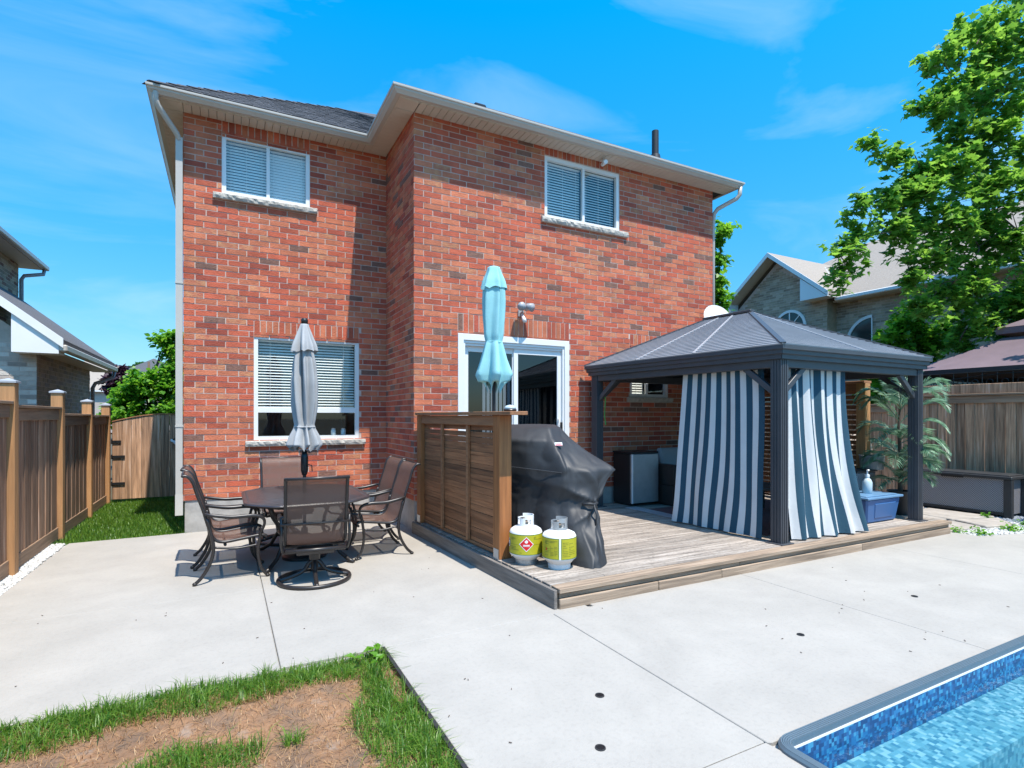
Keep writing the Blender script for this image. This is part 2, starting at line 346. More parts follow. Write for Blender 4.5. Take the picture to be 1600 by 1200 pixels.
def cbox(name, sx, sy, sz, mat, parent, loc, rz=0., chamfer=.004, label=None):
    """a lightly chamfered box part that shares its mesh with alike ones; loc = middle of its base in world space"""
    key = (round(sx, 3), round(sy, 3), round(sz, 3), mat.name, chamfer)
    me = _cache.get(key)
    if me is None:
        b = bmesh.new(); bmesh.ops.create_cube(b, size=1, matrix=Matrix.Translation((0, 0, sz / 2)) @ Matrix.Diagonal((sx, sy, sz, 1)))
        if chamfer: bmesh.ops.bevel(b, geom=b.edges[:], offset=chamfer, segments=1, affect='EDGES')
        me = bpy.data.meshes.new(name); b.to_mesh(me); b.free(); me.materials.append(mat); _cache[key] = me
    o = link(name, me, parent, Vector(loc) - (wloc(parent) if parent else Vector((0, 0, 0))), rz)
    if label: o['label'] = label
    return o
F_ = Vector((math.sin(YAW), math.cos(YAW), 0)); R_ = Vector((math.cos(YAW), -math.sin(YAW), 0))
def dist(p): return (Vector(p) - Vector((0, 0, 1.6))).length
def at(px, py, t):
    """world point that the photograph's pixel shows at depth t metres"""
    return F_ * t + R_ * ((px - 800) / 854 * t) + Vector((0, 0, 1.6 + (650 - py) / 854 * t))

def split_cells(u0, u1, z0, z1, holes):
    us = sorted({u0, u1, *[h[0] for h in holes], *[h[1] for h in holes]}); zs = sorted({z0, z1, *[h[2] for h in holes], *[h[3] for h in holes]})
    for a, b in zip(us, us[1:]):
        for c, d in zip(zs, zs[1:]):
            if a >= u0 - 1e-6 and b <= u1 + 1e-6 and c >= z0 - 1e-6 and d <= z1 + 1e-6 and not any(h[0] - 1e-6 <= a and b <= h[1] + 1e-6 and h[2] - 1e-6 <= c and d <= h[3] + 1e-6 for h in holes):
                yield a, b, c, d

def brick_wall(parent, o, ud, nd, U, z0, z1, mats, wts, holes=(), soldiers=(), n_ind=0, course=.0826, bl=.27, joint=.0125, proud=.0045, reveal=.09, clip=None, name='wall', mort=None, seed=1, texel=.0):
    """mortar wall with openings; every brick its own box standing proud of the joints, the n_ind largest in view as parts"""
    rn = random.Random(seed); o = Vector(o); ud = Vector(ud); nd = Vector(nd); w = MB()
    def P(u, z, d=0.): return o + ud * u + Vector((0, 0, z)) + nd * d
    if clip is None:
        for a, b, c, d in split_cells(0, U, z0, z1, holes): w.add([P(a, c), P(b, c), P(b, d), P(a, d)], [(0, 1, 2, 3)])
    else:                                             # gable: a polygon of (u, z)
        w.add([P(u, z) for u, z in clip], [tuple(range(len(clip)))])
    for a, b, c, d in holes:
        for q in ([(a, c), (a, d)], [(b, d), (b, c)], [(a, d), (b, d)], [(b, c), (a, c)]):
            w.add([P(*q[0]), P(*q[1]), P(*q[1], -reveal), P(*q[0], -reveal)], [(0, 1, 2, 3)])
    wall = obj(name, w, mort or m_mortar, parent)
    def inside(u, z):
        if clip is None: return True
        k = False; n = len(clip)
        for i in range(n):
            (x1, y1), (x2, y2) = clip[i], clip[(i + 1) % n]
            if (y1 > z) != (y2 > z) and u < (x2 - x1) * (z - y1) / (y2 - y1) + x1: k = not k
        return k
    L = []
    snap = lambda z: z0 + round((z - z0) / course) * course
    soldiers = [(*s[:3], min(z1, snap(s[3]))) for s in soldiers]
    block = list(holes) + [s[:4] for s in soldiers]
    nrow = int(round((z1 - z0) / course))
    for r in range(nrow):
        za = z0 + r * course + joint / 2; zb = za + course - joint
        if zb > z1: zb = z1
        off = (r % 2) * bl / 2 + (0.03 if r % 4 == 2 else 0)
        u = -off
        while u < U:
            a = max(u + joint / 2, 0); b = min(u + bl - joint / 2, U); u += bl
            segs = [(a, b)]
            for h in block:                               # cut courses that meet a sill or a head keep their free strip
                if b > h[0] + .03 and a < h[1] - .03:
                    for (zl, zh) in ((za, min(zb, h[2] - .006)), (max(za, h[3] + .006), zb)):
                        if .016 < zh - zl < course - joint - .004 and h[2] < zb - .012 and h[3] > za + .012: L.append((max(a, h[0] + .003), min(b, h[1] - .003), zl, zh, rn.choices(range(len(mats)), wts)[0]))
            for h in block:
                if h[2] < zb - .012 and h[3] > za + .012:
                    ns = []
                    for (p, q) in segs:
                        if h[1] <= p or h[0] >= q: ns.append((p, q)); continue
                        if p < h[0] - .02: ns.append((p, h[0] - .004))
                        if q > h[1] + .02: ns.append((h[1] + .004, q))
                    segs = ns
            for (p, q) in segs:
                if q - p > .03 and inside((p + q) / 2, (za + zb) / 2) and (clip is None or (inside(p, zb) and inside(q, zb))): L.append((p, q, za, zb, rn.choices(range(len(mats)), wts)[0]))
    for s in soldiers:
        n = max(1, int(round((s[1] - s[0]) / course))); dw = (s[1] - s[0]) / n
        for i in range(n): L.append((s[0] + i * dw + joint / 2, s[0] + (i + 1) * dw - joint / 2, s[2] + joint / 2, s[3] - joint / 2, rn.choices(range(len(mats)), wts)[0]))
    L.sort(key=lambda q: dist(P((q[0] + q[1]) / 2, (q[2] + q[3]) / 2)) / math.sqrt(max(.02, (q[1] - q[0]))))
    rz = math.atan2(ud.y, ud.x); rest = MB(); wl_ = wloc(wall)
    for i, (a, b, c, d, mi) in enumerate(L):
        pr = proud + rn.uniform(-.002, .003)
        if i < n_ind:
            key = ('brick', round(b - a, 2), round(d - c, 3), mats[mi].name)
            me = _cache.get(key)
            if me is None:
                k = MB().box((-(b - a) / 2, -.015, 0), ((b - a) / 2, 0, d - c)); me = bpy.data.meshes.new('brick'); me.from_pydata(k.v, [], k.f); me.materials.append(mats[mi]); me.update(); _cache[key] = me
            # local -Y is outward
            q = link('brick', me, wall, P((a + b) / 2, c, pr - .0) - wl_, rz)
            if nd.dot(Vector((math.sin(rz), -math.cos(rz), 0))) < 0: q.rotation_euler.z = rz + math.pi
            q.location = P((a + b) / 2, c, pr - .015) - wl_
        else:
            A = [P(a, c, pr), P(b, c, pr), P(b, d, pr), P(a, d, pr), P(a, c, -.004), P(b, c, -.004), P(b, d, -.004), P(a, d, -.004)]
            rest.add(A, [(0, 1, 2, 3), (0, 4, 5, 1), (1, 5, 6, 2), (2, 6, 7, 3), (3, 7, 4, 0)], mi)
    if rest.f: obj('brick', rest, mats, wall, kind='stuff')
    return wall

def window(parent, o, ud, nd, w, h, kind='slider', frame=.055, blind=None, room=.5, mull=.045, split=.5, name='window', depth=.06, fmat=None, back=.07, gmat=None, two=None):
    """framed window set back in its opening: frame, panes, mullion, slatted blind, dark room behind"""
    o = Vector(o); ud = Vector(ud); nd = Vector(nd); fm = fmat or m_white
    def P(u, z, d): return o + ud * u + Vector((0, 0, z)) + nd * d
    def bar(mb, u0, u1, z0, z1, d0, d1):
        mb.hexa([P(u0, z0, d0), P(u1, z0, d0), P(u1, z0, d1), P(u0, z0, d1), P(u0, z1, d0), P(u1, z1, d0), P(u1, z1, d1), P(u0, z1, d1)])
    f = MB(); d0, d1 = -back, -back + depth
    bar(f, 0, w, 0, frame, d0, d1); bar(f, 0, w, h - frame, h, d0, d1); bar(f, 0, frame, frame, h - frame, d0, d1); bar(f, w - frame, w, frame, h - frame, d0, d1)
    win = obj(name, f, fm, parent)
    panes = []
    if kind == 'slider':
        s = w * split; m = MB(); bar(m, s - mull / 2, s + mull / 2, frame, h - frame, d0 + .006, d1 - .008); obj('mullion', m, fm, win)
        for (a, b, dd) in ((frame, s - mull / 2, d0 + .03), (s + mull / 2, w - frame, d0 + .022)): panes.append((a, b, frame, h - frame, dd))
    else:                                             # fixed light over a low awning sash
        zz = h * split; m = MB(); bar(m, frame, w - frame, zz - mull / 2, zz + mull / 2, d0 + .006, d1 - .008); obj('transom', m, fm, win)
        panes += [(frame, w - frame, zz + mull / 2, h - frame, d0 + .022), (frame, w - frame, frame, zz - mull / 2, d0 + .03)]
    for k, (a, b, c, d, dd) in enumerate(panes):
        q = MB().add([P(a, c, dd), P(b, c, dd), P(b, d, dd), P(a, d, dd)], [(0, 1, 2, 3)]); obj('pane', q, gmat or m_pane, win)
    if blind:
        for (a, b, zb, tilt) in blind:
            q = MB(); z = h - frame - .02
            bar(q, a, b, z - .005, z + .02, d0 - .06, d0 - .02)
            while z > zb:
                z -= .042; dz = .019 * tilt; dd = .019 * (1 - abs(tilt)) + .004
                q.hexa([P(a, z - dz, d0 - .04 + dd), P(b, z - dz, d0 - .04 + dd), P(b, z + dz, d0 - .04 - dd), P(a, z + dz, d0 - .04 - dd),
                        P(a, z - dz + .003, d0 - .04 + dd), P(b, z - dz + .003, d0 - .04 + dd), P(b, z + dz + .003, d0 - .04 - dd), P(a, z + dz + .003, d0 - .04 - dd)])
            bar(q, a, b, z - .03, z - .012, d0 - .055, d0 - .025)
            for fu in (.12, .5, .88):
                u = a + (b - a) * fu; bar(q, u - .002, u + .002, z, h - frame, d0 - .019, d0 - .017)
            obj('blind', q, m_blind, win)
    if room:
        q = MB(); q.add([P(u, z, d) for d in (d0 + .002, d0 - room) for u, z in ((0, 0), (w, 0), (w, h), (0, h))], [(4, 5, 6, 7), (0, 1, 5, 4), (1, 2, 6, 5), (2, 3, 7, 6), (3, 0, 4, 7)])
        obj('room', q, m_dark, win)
    return win
def sill(parent, o, ud, nd, w, h=.085, out=.06):
    o = Vector(o); ud = Vector(ud); nd = Vector(nd); rn = random.Random(int(w * 100)); N = 60
    def fn(i, j):
        u = i * w; prof = [(-.05, h), (out * .8, h), (out + .016 * noise.noise(Vector((u * 16, 1, w))), h * .86 + .012 * noise.noise(Vector((u * 19, 3, w)))), (out + .016 * noise.noise(Vector((u * 21, 5, w))), h * .45 + .018 * noise.noise(Vector((u * 13, 7, w)))), (out - .01, h * .08), (out - .02, 0), (-.05, 0)][int(round(j * 6))]
        return o + ud * u + nd * prof[0] + Vector((0, 0, prof[1]))
    b = MB().grid(fn, N, 6)
    n0 = 0; b.f.append(tuple((N + 1) * j for j in range(7))); b.mi.append(0); b.f.append(tuple((N + 1) * j + N for j in range(7))[::-1]); b.mi.append(0)
    return obj('window_sill', b, m_stone, parent)

# ------------------------------------------------------------------ ground, patio, pool
b = MB(); px0, px1, py0, py1 = 2.36, 12.0, -4.0, 1.75      # lawn sheet with a hole for the pool
for a, c, d, e in split_cells(-300, 300, -300, 300, [(px0, px1, py0, py1)]):
    b.add([(a, d, -.13), (c, d, -.13), (c, e, -.13), (a, e, -.13)], [(0, 1, 2, 3)])
ground = obj('ground', b, m_soil, kind='structure')
obj('lawn', MB().add([(-2.6, 8.6, -.05), (-.49, 8.6, -.05), (-.49, 30, -.05), (-2.6, 30, -.05)], [(0, 1, 2, 3)]), m_soil, kind='structure')
patio = obj('patio', MB().add([(-1.80, 3.70, -.022), (9.6, 3.70, -.022), (9.6, 8.74, -.022), (-1.80, 8.74, -.022)], [(0, 1, 2, 3)])
            .add([(.97, -4, -.022), (2.36, -4, -.022), (2.36, 3.7, -.022), (.97, 3.7, -.022)], [(0, 1, 2, 3)]).add([(2.36, 1.75, -.022), (11, 1.75, -.022), (11, 3.7, -.022), (2.36, 3.7, -.022)], [(0, 1, 2, 3)]), m_found, kind='structure')
slabs = [[(-1.79, 3.72), (.306, 3.72), (.306, 5.547), (-1.79, 5.547)], [(-1.79, 5.553), (.306, 5.553), (.306, 8.70), (-.50, 8.70), (-1.74, 8.66)], [(.313, 3.762), (2.7, 3.762), (2.7, 8.745), (.313, 8.745)],
         [(.978, 1.803), (2.347, 1.803), (2.347, 3.757), (.978, 3.757)], [(.978, -4), (2.349, -4), (2.349, 1.63), (2.358, 1.69), (2.347, 1.797), (.978, 1.797)],
         [(2.353, 1.797), (2.375, 1.782), (4.617, 1.782), (4.617, 4.2), (2.75, 4.2), (2.75, 3.763), (2.353, 3.763)], [(4.623, 1.782), (7.147, 1.782), (7.147, 4.2), (4.623, 4.2)], [(7.153, 1.782), (11, 1.782), (11, 2.9), (9.45, 3.42), (8.9, 3.55), (8.9, 4.2), (7.153, 4.2)]]
for s in slabs:
    k = len(s); obj('concrete_slab', MB().add([(x, y, -.03) for x, y in s] + [(x, y, 0) for x, y in s], [tuple(range(k, 2 * k))] + [(i, (i + 1) % k, k + (i + 1) % k, k + i) for i in range(k)]), m_conc, patio, bevel=.004)
obj('edging_strip', MB().beam((.962, 3.75, -.02), (.962, -4, -.02), .022, .06), m_mulch, patio)
for i, (x, y, lab) in enumerate([(1.897, 2.536, 'round black drain in the slab nearest the grass, the farther of two'), (1.60, 2.134, 'round black drain in the slab nearest the grass, the nearer of two'),
                            (3.724, 2.558, 'small black drain in the middle slab in front of the deck'), (5.411, 2.633, 'small black drain in the slab towards the right pool edge')]):
    t = thing('patio_drain', lab, 'drain', (x, y, 0), 0, 'drains set in the patio')
    d = MB().lathe((0, 0, 0), [(.0005, .027), (.005, .026), (.005, .021), (.002, .020)], 20); obj('rim', d, m_mulch, t, local=True)
    d = MB()
    for k in range(-2, 3): w = math.sqrt(.020 ** 2 - (k * .007) ** 2); d.box((-w, k * .007 - .0015, .002), (w, k * .007 + .0015, .0045))
    obj('grate', d, m_black, t, local=True)
# pool: shell with a shallow ledge, printed liner, coping, water
pool = thing('swimming_pool', 'inground pool with blue mosaic liner and grey coping at the lower right', 'pool', (px0, py1, 0)); pool['kind'] = 'structure'
ix0, iy1, rc = 2.385, 1.735, .07
def pool_outline(off, n=6):
    P = [(ix0 + off, -3.9)]
    for k in range(n + 1):
        q = math.pi - k * math.pi / 2 / n; P.append((ix0 + rc + (rc - off) * math.cos(q), iy1 - rc + (rc - off) * math.sin(q)))
    return P + [(11.9, iy1 - off)]
def strip(prof, mb=None):                              # prof: (offset inwards, z)
    mb = mb or MB(); rows = [[(x, y, z) for x, y in pool_outline(o)] for o, z in prof]; k = len(rows[0]); o0 = len(mb.v)
    for r in rows: mb.v += r
    for j in range(len(rows) - 1):
        for i in range(k - 1): mb.f.append((o0 + j * k + i, o0 + j * k + i + 1, o0 + (j + 1) * k + i + 1, o0 + (j + 1) * k + i)); mb.mi.append(0)
    return mb
cp = [(-.045, -.03), (-.045, .012), (-.035, .024)]
for k in range(5): u = -.035 + k * .0095; cp += [(u + .001, .027 - k * .001), (u + .0075, .027 - k * .001), (u + .0085, .0225 - k * .001)]
obj('coping', strip(cp + [(.015, .020), (.017, -.015)]), m_cope, pool)
obj('coping_trim', strip([(.015, -.010), (.020, -.009), (.021, -.020), (.015, -.022)]), m_white, pool)
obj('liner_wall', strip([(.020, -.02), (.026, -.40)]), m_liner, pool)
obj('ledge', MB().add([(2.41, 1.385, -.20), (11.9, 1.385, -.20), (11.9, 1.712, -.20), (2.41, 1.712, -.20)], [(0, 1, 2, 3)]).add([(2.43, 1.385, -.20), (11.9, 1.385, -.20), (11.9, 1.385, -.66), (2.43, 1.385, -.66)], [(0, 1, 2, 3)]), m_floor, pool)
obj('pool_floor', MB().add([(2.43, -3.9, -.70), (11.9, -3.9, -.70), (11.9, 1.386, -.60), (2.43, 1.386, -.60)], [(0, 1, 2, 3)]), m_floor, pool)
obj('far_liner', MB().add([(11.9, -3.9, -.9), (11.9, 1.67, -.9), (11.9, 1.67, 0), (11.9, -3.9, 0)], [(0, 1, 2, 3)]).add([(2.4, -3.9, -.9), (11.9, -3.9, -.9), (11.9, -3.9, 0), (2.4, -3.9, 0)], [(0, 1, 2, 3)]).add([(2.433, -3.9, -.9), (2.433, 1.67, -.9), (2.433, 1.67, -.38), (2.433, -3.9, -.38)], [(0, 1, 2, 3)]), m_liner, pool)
obj('pool_water', MB().add([(2.409, -3.9, -.085), (11.9, -3.9, -.085), (11.9, 1.711, -.085), (2.409, 1.711, -.085)], [(0, 1, 2, 3)]), m_water, kind='structure')

# ------------------------------------------------------------------ the brick house
YL, YF, XL, XC, XR, SOF = 8.743, 7.276, -.506, 2.297, 8.027, 5.78
house = thing('brick_house', 'two storey red brick house with charcoal roof behind the patio and deck', 'house', (3.7, 9, 0))
ZB = .43
sl = lambda a, b, c, d: (a, b, c, d)
NX, NY = (0, -1, 0), (-1, 0, 0)
wl_left = brick_wall(house, (XL, YL, 0), (1, 0, 0), NX, XC - XL, ZB, SOF, m_b, BRW, [(.463, 1.638, 4.745, 5.59), (.873, 2.369, 1.245, 2.775)], [(.463, 1.638, 5.595, 5.78), (.873, 2.369, 2.78, 3.02)], 110, seed=3)
wl_side = brick_wall(house, (XC, YF, 0), (0, 1, 0), NY, YL - YF, ZB, SOF, m_b, BRW, n_ind=60, seed=4)
wl_front = brick_wall(house, (XC, YF, 0), (1, 0, 0), NX, XR - XC, ZB, SOF, m_b, BRW, [(2.092, 3.55, 4.685, 5.65), (.645, 2.545, .43, 2.79), (3.773, 4.633, 1.92, 2.79)], [(2.092, 3.55, 5.655, 5.78), (.645, 2.545, 2.795, 3.05), (3.773, 4.633, 2.795, 3.03)], 130, seed=5)
brick_wall(house, (XR, YF, 0), (0, 1, 0), (1, 0, 0), 9, ZB, SOF, m_b, BRW, seed=6)
brick_wall(house, (XL, YL, 0), (0, 1, 0), NY, 7.5, ZB, SOF, m_b, BRW, seed=7)
obj('back_wall', MB().add([(XL, 16.2, 0), (XR, 16.2, 0), (XR, 16.2, SOF), (XL, 16.2, SOF)], [(0, 1, 2, 3)]), m_b[0], house)
fo = MB().box((XL + .01, YL + .012, -.04), (XC, 16.2, ZB)).box((XC + .012, YF + .012, -.04), (XR - .01, 16.2, ZB)); obj('foundation', fo, m_found, house, bevel=.006)
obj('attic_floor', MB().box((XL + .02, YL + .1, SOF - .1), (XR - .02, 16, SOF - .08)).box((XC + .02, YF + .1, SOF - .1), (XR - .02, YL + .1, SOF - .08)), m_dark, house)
# windows
w1 = window(house, (-.043, YL, 4.745), (1, 0, 0), NX, 1.175, .845, blind=[(.05, .585, .06, .86), (.62, 1.13, .06, .99)], split=.51)
w2 = window(house, (.367, YL, 1.245), (1, 0, 0), NX, 1.496, 1.53, 'awning', split=.29, blind=[(.055, 1.44, .50, .55)], mull=.075, room=1.2)
w3 = window(house, (4.389, YF, 4.685), (1, 0, 0), NX, 1.458, .965, blind=[(.05, .72, .06, .75), (.76, 1.41, .06, .62)], split=.51)
w4 = window(house, (6.07, YF, 1.92), (1, 0, 0), NX, .86, .87, split=.46, blind=[(.05, .38, .06, .8), (.44, .81, .55, .6)])
sill(house, (-.153, YL, 4.655), (1, 0, 0), NX, 1.386); sill(house, (.255, YL, 1.155), (1, 0, 0), NX, 1.70); sill(house, (4.32, YF, 4.60), (1, 0, 0), NX, 1.68); sill(house, (6.0, YF, 1.835), (1, 0, 0), NX, 1.0)
# sliding door: stepped frame, two panels, handle, screen track
door = obj('sliding_door', MB().box((2.942, YF - .014, .43), (3.03, YF + .1, 2.785)).box((4.752, YF - .014, .43), (4.838, YF + .1, 2.785)).box((3.03, YF - .014, 2.695), (4.752, YF + .1, 2.785))
           .box((3.03, YF + .006, .43), (3.06, YF + .1, 2.66)).box((4.722, YF + .006, .43), (4.752, YF + .1, 2.66)).box((3.03, YF + .004, 2.655), (4.752, YF + .1, 2.695))
           .box((3.06, YF + .022, 2.62), (4.722, YF + .1, 2.655)).box((2.942, YF - .03, .38), (4.838, YF + .1, .43)), m_white, house, bevel=.003)
for (x0, x1, yy) in ((3.06, 3.93, .07), (3.87, 4.722, .045)):
    y = YF + yy; s_ = obj('door_panel', MB().box((x0, y, .431), (x0 + .075, y + .03, 2.62)).box((x1 - .075, y, .431), (x1, y + .03, 2.62)).box((x0 + .075, y, 2.54), (x1 - .075, y + .03, 2.62)).box((x0 + .075, y, .431), (x1 - .075, y + .03, .54)), m_white, house, bevel=.003)
    obj('pane', MB().add([(x0 + .07, y + .015, .53), (x1 - .07, y + .015, .53), (x1 - .07, y + .015, 2.55), (x0 + .07, y + .015, 2.55)], [(0, 1, 2, 3)]), m_paned, s_)
obj('door_handle', MB().tube([(4.668, YF + .045, 1.33), (4.655, YF + .0, 1.33), (4.65, YF - .01, 1.36), (4.65, YF - .01, 1.52), (4.655, YF, 1.55), (4.668, YF + .045, 1.55)], .010, 8), m_white, door, smooth=True)
obj('latch', MB().box((4.69, YF - .005, 1.36), (4.72, YF + .03, 1.50)), m_black, door, bevel=.004)
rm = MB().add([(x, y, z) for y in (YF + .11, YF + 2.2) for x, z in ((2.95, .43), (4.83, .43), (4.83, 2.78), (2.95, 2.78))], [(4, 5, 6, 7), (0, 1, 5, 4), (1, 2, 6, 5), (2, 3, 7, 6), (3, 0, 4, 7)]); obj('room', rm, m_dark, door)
vb = MB()
for k in range(7): vb.box((3.42 + k * .07, YF + .2, .5), (3.468 + k * .07, YF + .205, 2.45))
obj('vertical_blind', vb, m_blind, door)
# eaves: fascia line, gutter swept round it, soffit panels
fl = [(-.786, 16.3), (-.786, 8.463), (2.017, 8.463), (2.017, 6.996), (8.307, 6.996), (8.307, 16.3)]
def sweep(path, prof):
    mb = MB(); rows = []
    for i, p in enumerate(path):
        p = Vector(p); d0 = (p - Vector(path[i - 1])).normalized() if i else None; d1 = (Vector(path[i + 1]) - p).normalized() if i < len(path) - 1 else None
        d0 = d0 or d1; d1 = d1 or d0; n0 = Vector((d0.y, -d0.x)); n1 = Vector((d1.y, -d1.x)); n = (n0 + n1) / (1 + n0.dot(n1)); n = -n if GFLIP else n
        rows.append([(p.x + n.x * o, p.y + n.y * o, z) for o, z in prof])
    k = len(prof)
    for r in rows: mb.v += r
    for i in range(len(rows) - 1):
        for j in range(k - 1): mb.f.append((i * k + j, i * k + j + 1, (i + 1) * k + j + 1, (i + 1) * k + j)); mb.mi.append(0)
    for i in (0, len(rows) - 1): mb.f.append(tuple(i * k + j for j in range(k))); mb.mi.append(0)
    return mb
GFLIP = True
gp = [(0, 5.775), (.058, 5.775), (.066, 5.785), (.098, 5.815), (.103, 5.835), (.118, 5.842), (.12, 5.852), (.12, 5.872), (.112, 5.876), (.106, 5.868), (.106, 5.85), (.09, 5.82), (.06, 5.795), (.006, 5.795), (.006, 5.90), (0, 5.90)]
gut = obj('gutter', sweep(fl, gp), m_alu, house)
if min(v.co.y for v in gut.data.vertices) + gut.matrix_basis.translation.y + house.location.y > 6.95:
    bpy.data.objects.remove(gut); GFLIP = False; gut = obj('gutter', sweep(fl, gp), m_alu, house)
obj('fascia', sweep(fl, [(-.003, 5.70), (-.003, 5.93), (-.03, 5.93), (-.03, 5.70)] if False else [(-.003, 5.765), (-.003, 5.93), (-.03, 5.93), (-.03, 5.765)]), m_alud, house)
PW = .0995
def soffit_run(x0, y0, x1, y1, along):
    if along == 'x':
        n = int(round((x1 - x0) / .1)); w = (x1 - x0) / n
        for i in range(n): cbox('soffit_panel', w - .005, y1 - y0, .012, m_alud, house, (x0 + (i + .5) * w, (y0 + y1) / 2, SOF - .012), chamfer=.003)
    else:
        n = int(round((y1 - y0) / .1)); w = (y1 - y0) / n
        for i in range(n): cbox('soffit_panel', x1 - x0, w - .005, .012, m_alud, house, ((x0 + x1) / 2, y0 + (i + .5) * w, SOF - .012), chamfer=.003)
soffit_run(-.506, 8.463, 2.017, 8.735, 'x'); soffit_run(2.30, 6.996, 8.02, 7.268, 'x'); soffit_run(2.017, 7.276, 2.289, 8.735, 'y'); soffit_run(-.786, 8.743, -.514, 12.7, 'y')
for (x, y) in ((-.646, 8.599), (2.153, 7.132), (8.164, 7.132)): cbox('soffit_panel', .276, .274, .012, m_alud, house, (x, y, SOF - .012), chamfer=.003)
obj('soffit_backing', MB().box((-.78, 8.47, SOF), (8.3, 16.2, SOF + .01)).box((2.02, 7.0, SOF + .0), (8.3, 8.47, SOF + .01)), m_dark, house)
# roof
def hip(x0, x1, y0, y1, z, p):
    r = (min(x1 - x0, y1 - y0)) / 2; zz = z + r * p
    if x1 - x0 < y1 - y0: A, B_ = ((x0 + x1) / 2, y0 + r, zz), ((x0 + x1) / 2, y1 - r, zz)
    else: A, B_ = (x0 + r, (y0 + y1) / 2, zz), (x1 - r, (y0 + y1) / 2, zz)
    V = [(x0, y0, z), (x1, y0, z), (x1, y1, z), (x0, y1, z), A, B_]
    Fc = [(0, 1, 4), (1, 2, 5, 4), (2, 3, 5), (3, 0, 4, 5)] if x1 - x0 < y1 - y0 else [(0, 1, 5, 4), (1, 2, 5), (2, 3, 4, 5), (3, 0, 4)]
    return V, Fc + [(3, 2, 1, 0)]
PIT = .635
rf = MB(); rf.add(*hip(-.89, 8.40, 8.36, 16.4, 5.885, PIT)); rf.add(*hip(1.915, 8.41, 6.893, 13.6, 5.884, PIT - .01))
roof = obj('roof', rf, m_shing, house)
ang = math.atan(PIT); ca, sa = math.cos(ang), math.sin(ang); k = MB()
for r in range(26):
    hz = r * .14 * ca; off = (r * .37) % 1 * .31; x = -.89 - off
    while x < 2.5:
        a, c_ = max(x, -.89 + hz - .05), min(x + .305, 2.9); x += .31
        if c_ - a < .07: continue
        me = None; key = ('shingle', round(c_ - a, 2), random.randint(0, 2))
        me = _cache.get(key)
        if me is None:
            hw = round(c_ - a, 2) / 2 - .002; q = MB(); th = random.uniform(.007, .013); jog = [random.uniform(-.010, .010) for _ in range(3)]
            for s0, s1, jj in ((-hw, -hw / 3, jog[0]), (-hw / 3, hw / 3, jog[1]), (hw / 3, hw, jog[2])):
                q.hexa([(s0, jj * ca, jj * sa), (s1 - .003, jj * ca, jj * sa), (s1 - .003, .17 * ca, .17 * sa), (s0, .17 * ca, .17 * sa), (s0, jj * ca - th * sa, jj * sa + th * ca), (s1 - .003, jj * ca - th * sa, jj * sa + th * ca), (s1 - .003, .17 * ca, .17 * sa + .001), (s0, .17 * ca, .17 * sa + .001)])
            me = bpy.data.meshes.new('shingle'); me.from_pydata(q.v, [], q.f); me.materials.append(m_shing); me.update(); _cache[key] = me
        link('shingle', me, roof, Vector(((a + c_) / 2, 8.36 + hz, 5.887 + hz * PIT)) - wloc(roof))
for i in range(15):
    s = i * .2 + .02; p0 = Vector((-.89 + s, 8.36 + s, 5.888 + s * PIT)); p1 = p0 + Vector((.22, .22, .22 * PIT + .004)); q = MB(); sd_ = Vector((.09, -.09, -.055))
    q.add([p0 + Vector((0, 0, .02)), p0 + sd_ + Vector((0, 0, .02 - .0)), p1 + sd_, p1, p0 - sd_ * Vector((1, 1, -1)).x * 0 + Vector((-.09, .09, -.015)), p1 + Vector((-.09, .09, -.035))], [(0, 1, 2, 3), (4, 0, 3, 5)]); obj('ridge_shingle', q, m_shing, roof)
obj('vent_pipe', MB().lathe((6.95, 7.62, 6.2), [(0, .11), (.16, .085), (.17, .062), (.60, .062), (.60, .05), (.5, .05)], 16), m_mulch, house, smooth=True, auto=.6)
obj('roof_vent', MB().box((3.42, 7.75, 6.3), (3.62, 7.95, 6.47)), m_black, house, bevel=.02)
# downspouts
def pipe(pts, w=.075, d=.055): return MB().tube(pts, .038, 8)
ds = MB(); ds.tube([(-.80, 8.405, 5.80), (-.80, 8.41, 5.70), (-.775, 8.44, 5.64), (-.58, 8.66, 5.42), (-.556, 8.69, 5.36)], .036, 10); ds.beam((-.556, 8.70, 5.39), (-.556, 8.70, .50), .082, .062, (0, 1, 0)); ds.beam((-.556, 8.70, .53), (-.556, 8.68, .25), .090, .07, (0, 1, 0))
dsp = obj('downspout', ds, m_alu, house, smooth=True, auto=.6)
for z in (1.45, 3.4): obj('strap', MB().box((-.602, 8.662, z), (-.508, 8.74, z + .025)), m_alu, dsp)
d2 = MB().tube([(8.36, 6.93, 5.80), (8.36, 6.94, 5.66), (8.33, 6.98, 5.60), (8.13, 7.24, 5.46), (8.10, 7.30, 5.38), (8.09, 7.32, 5.2), (8.09, 7.32, .3)], .038, 10); obj('downspout', d2, m_alu, house, smooth=True)
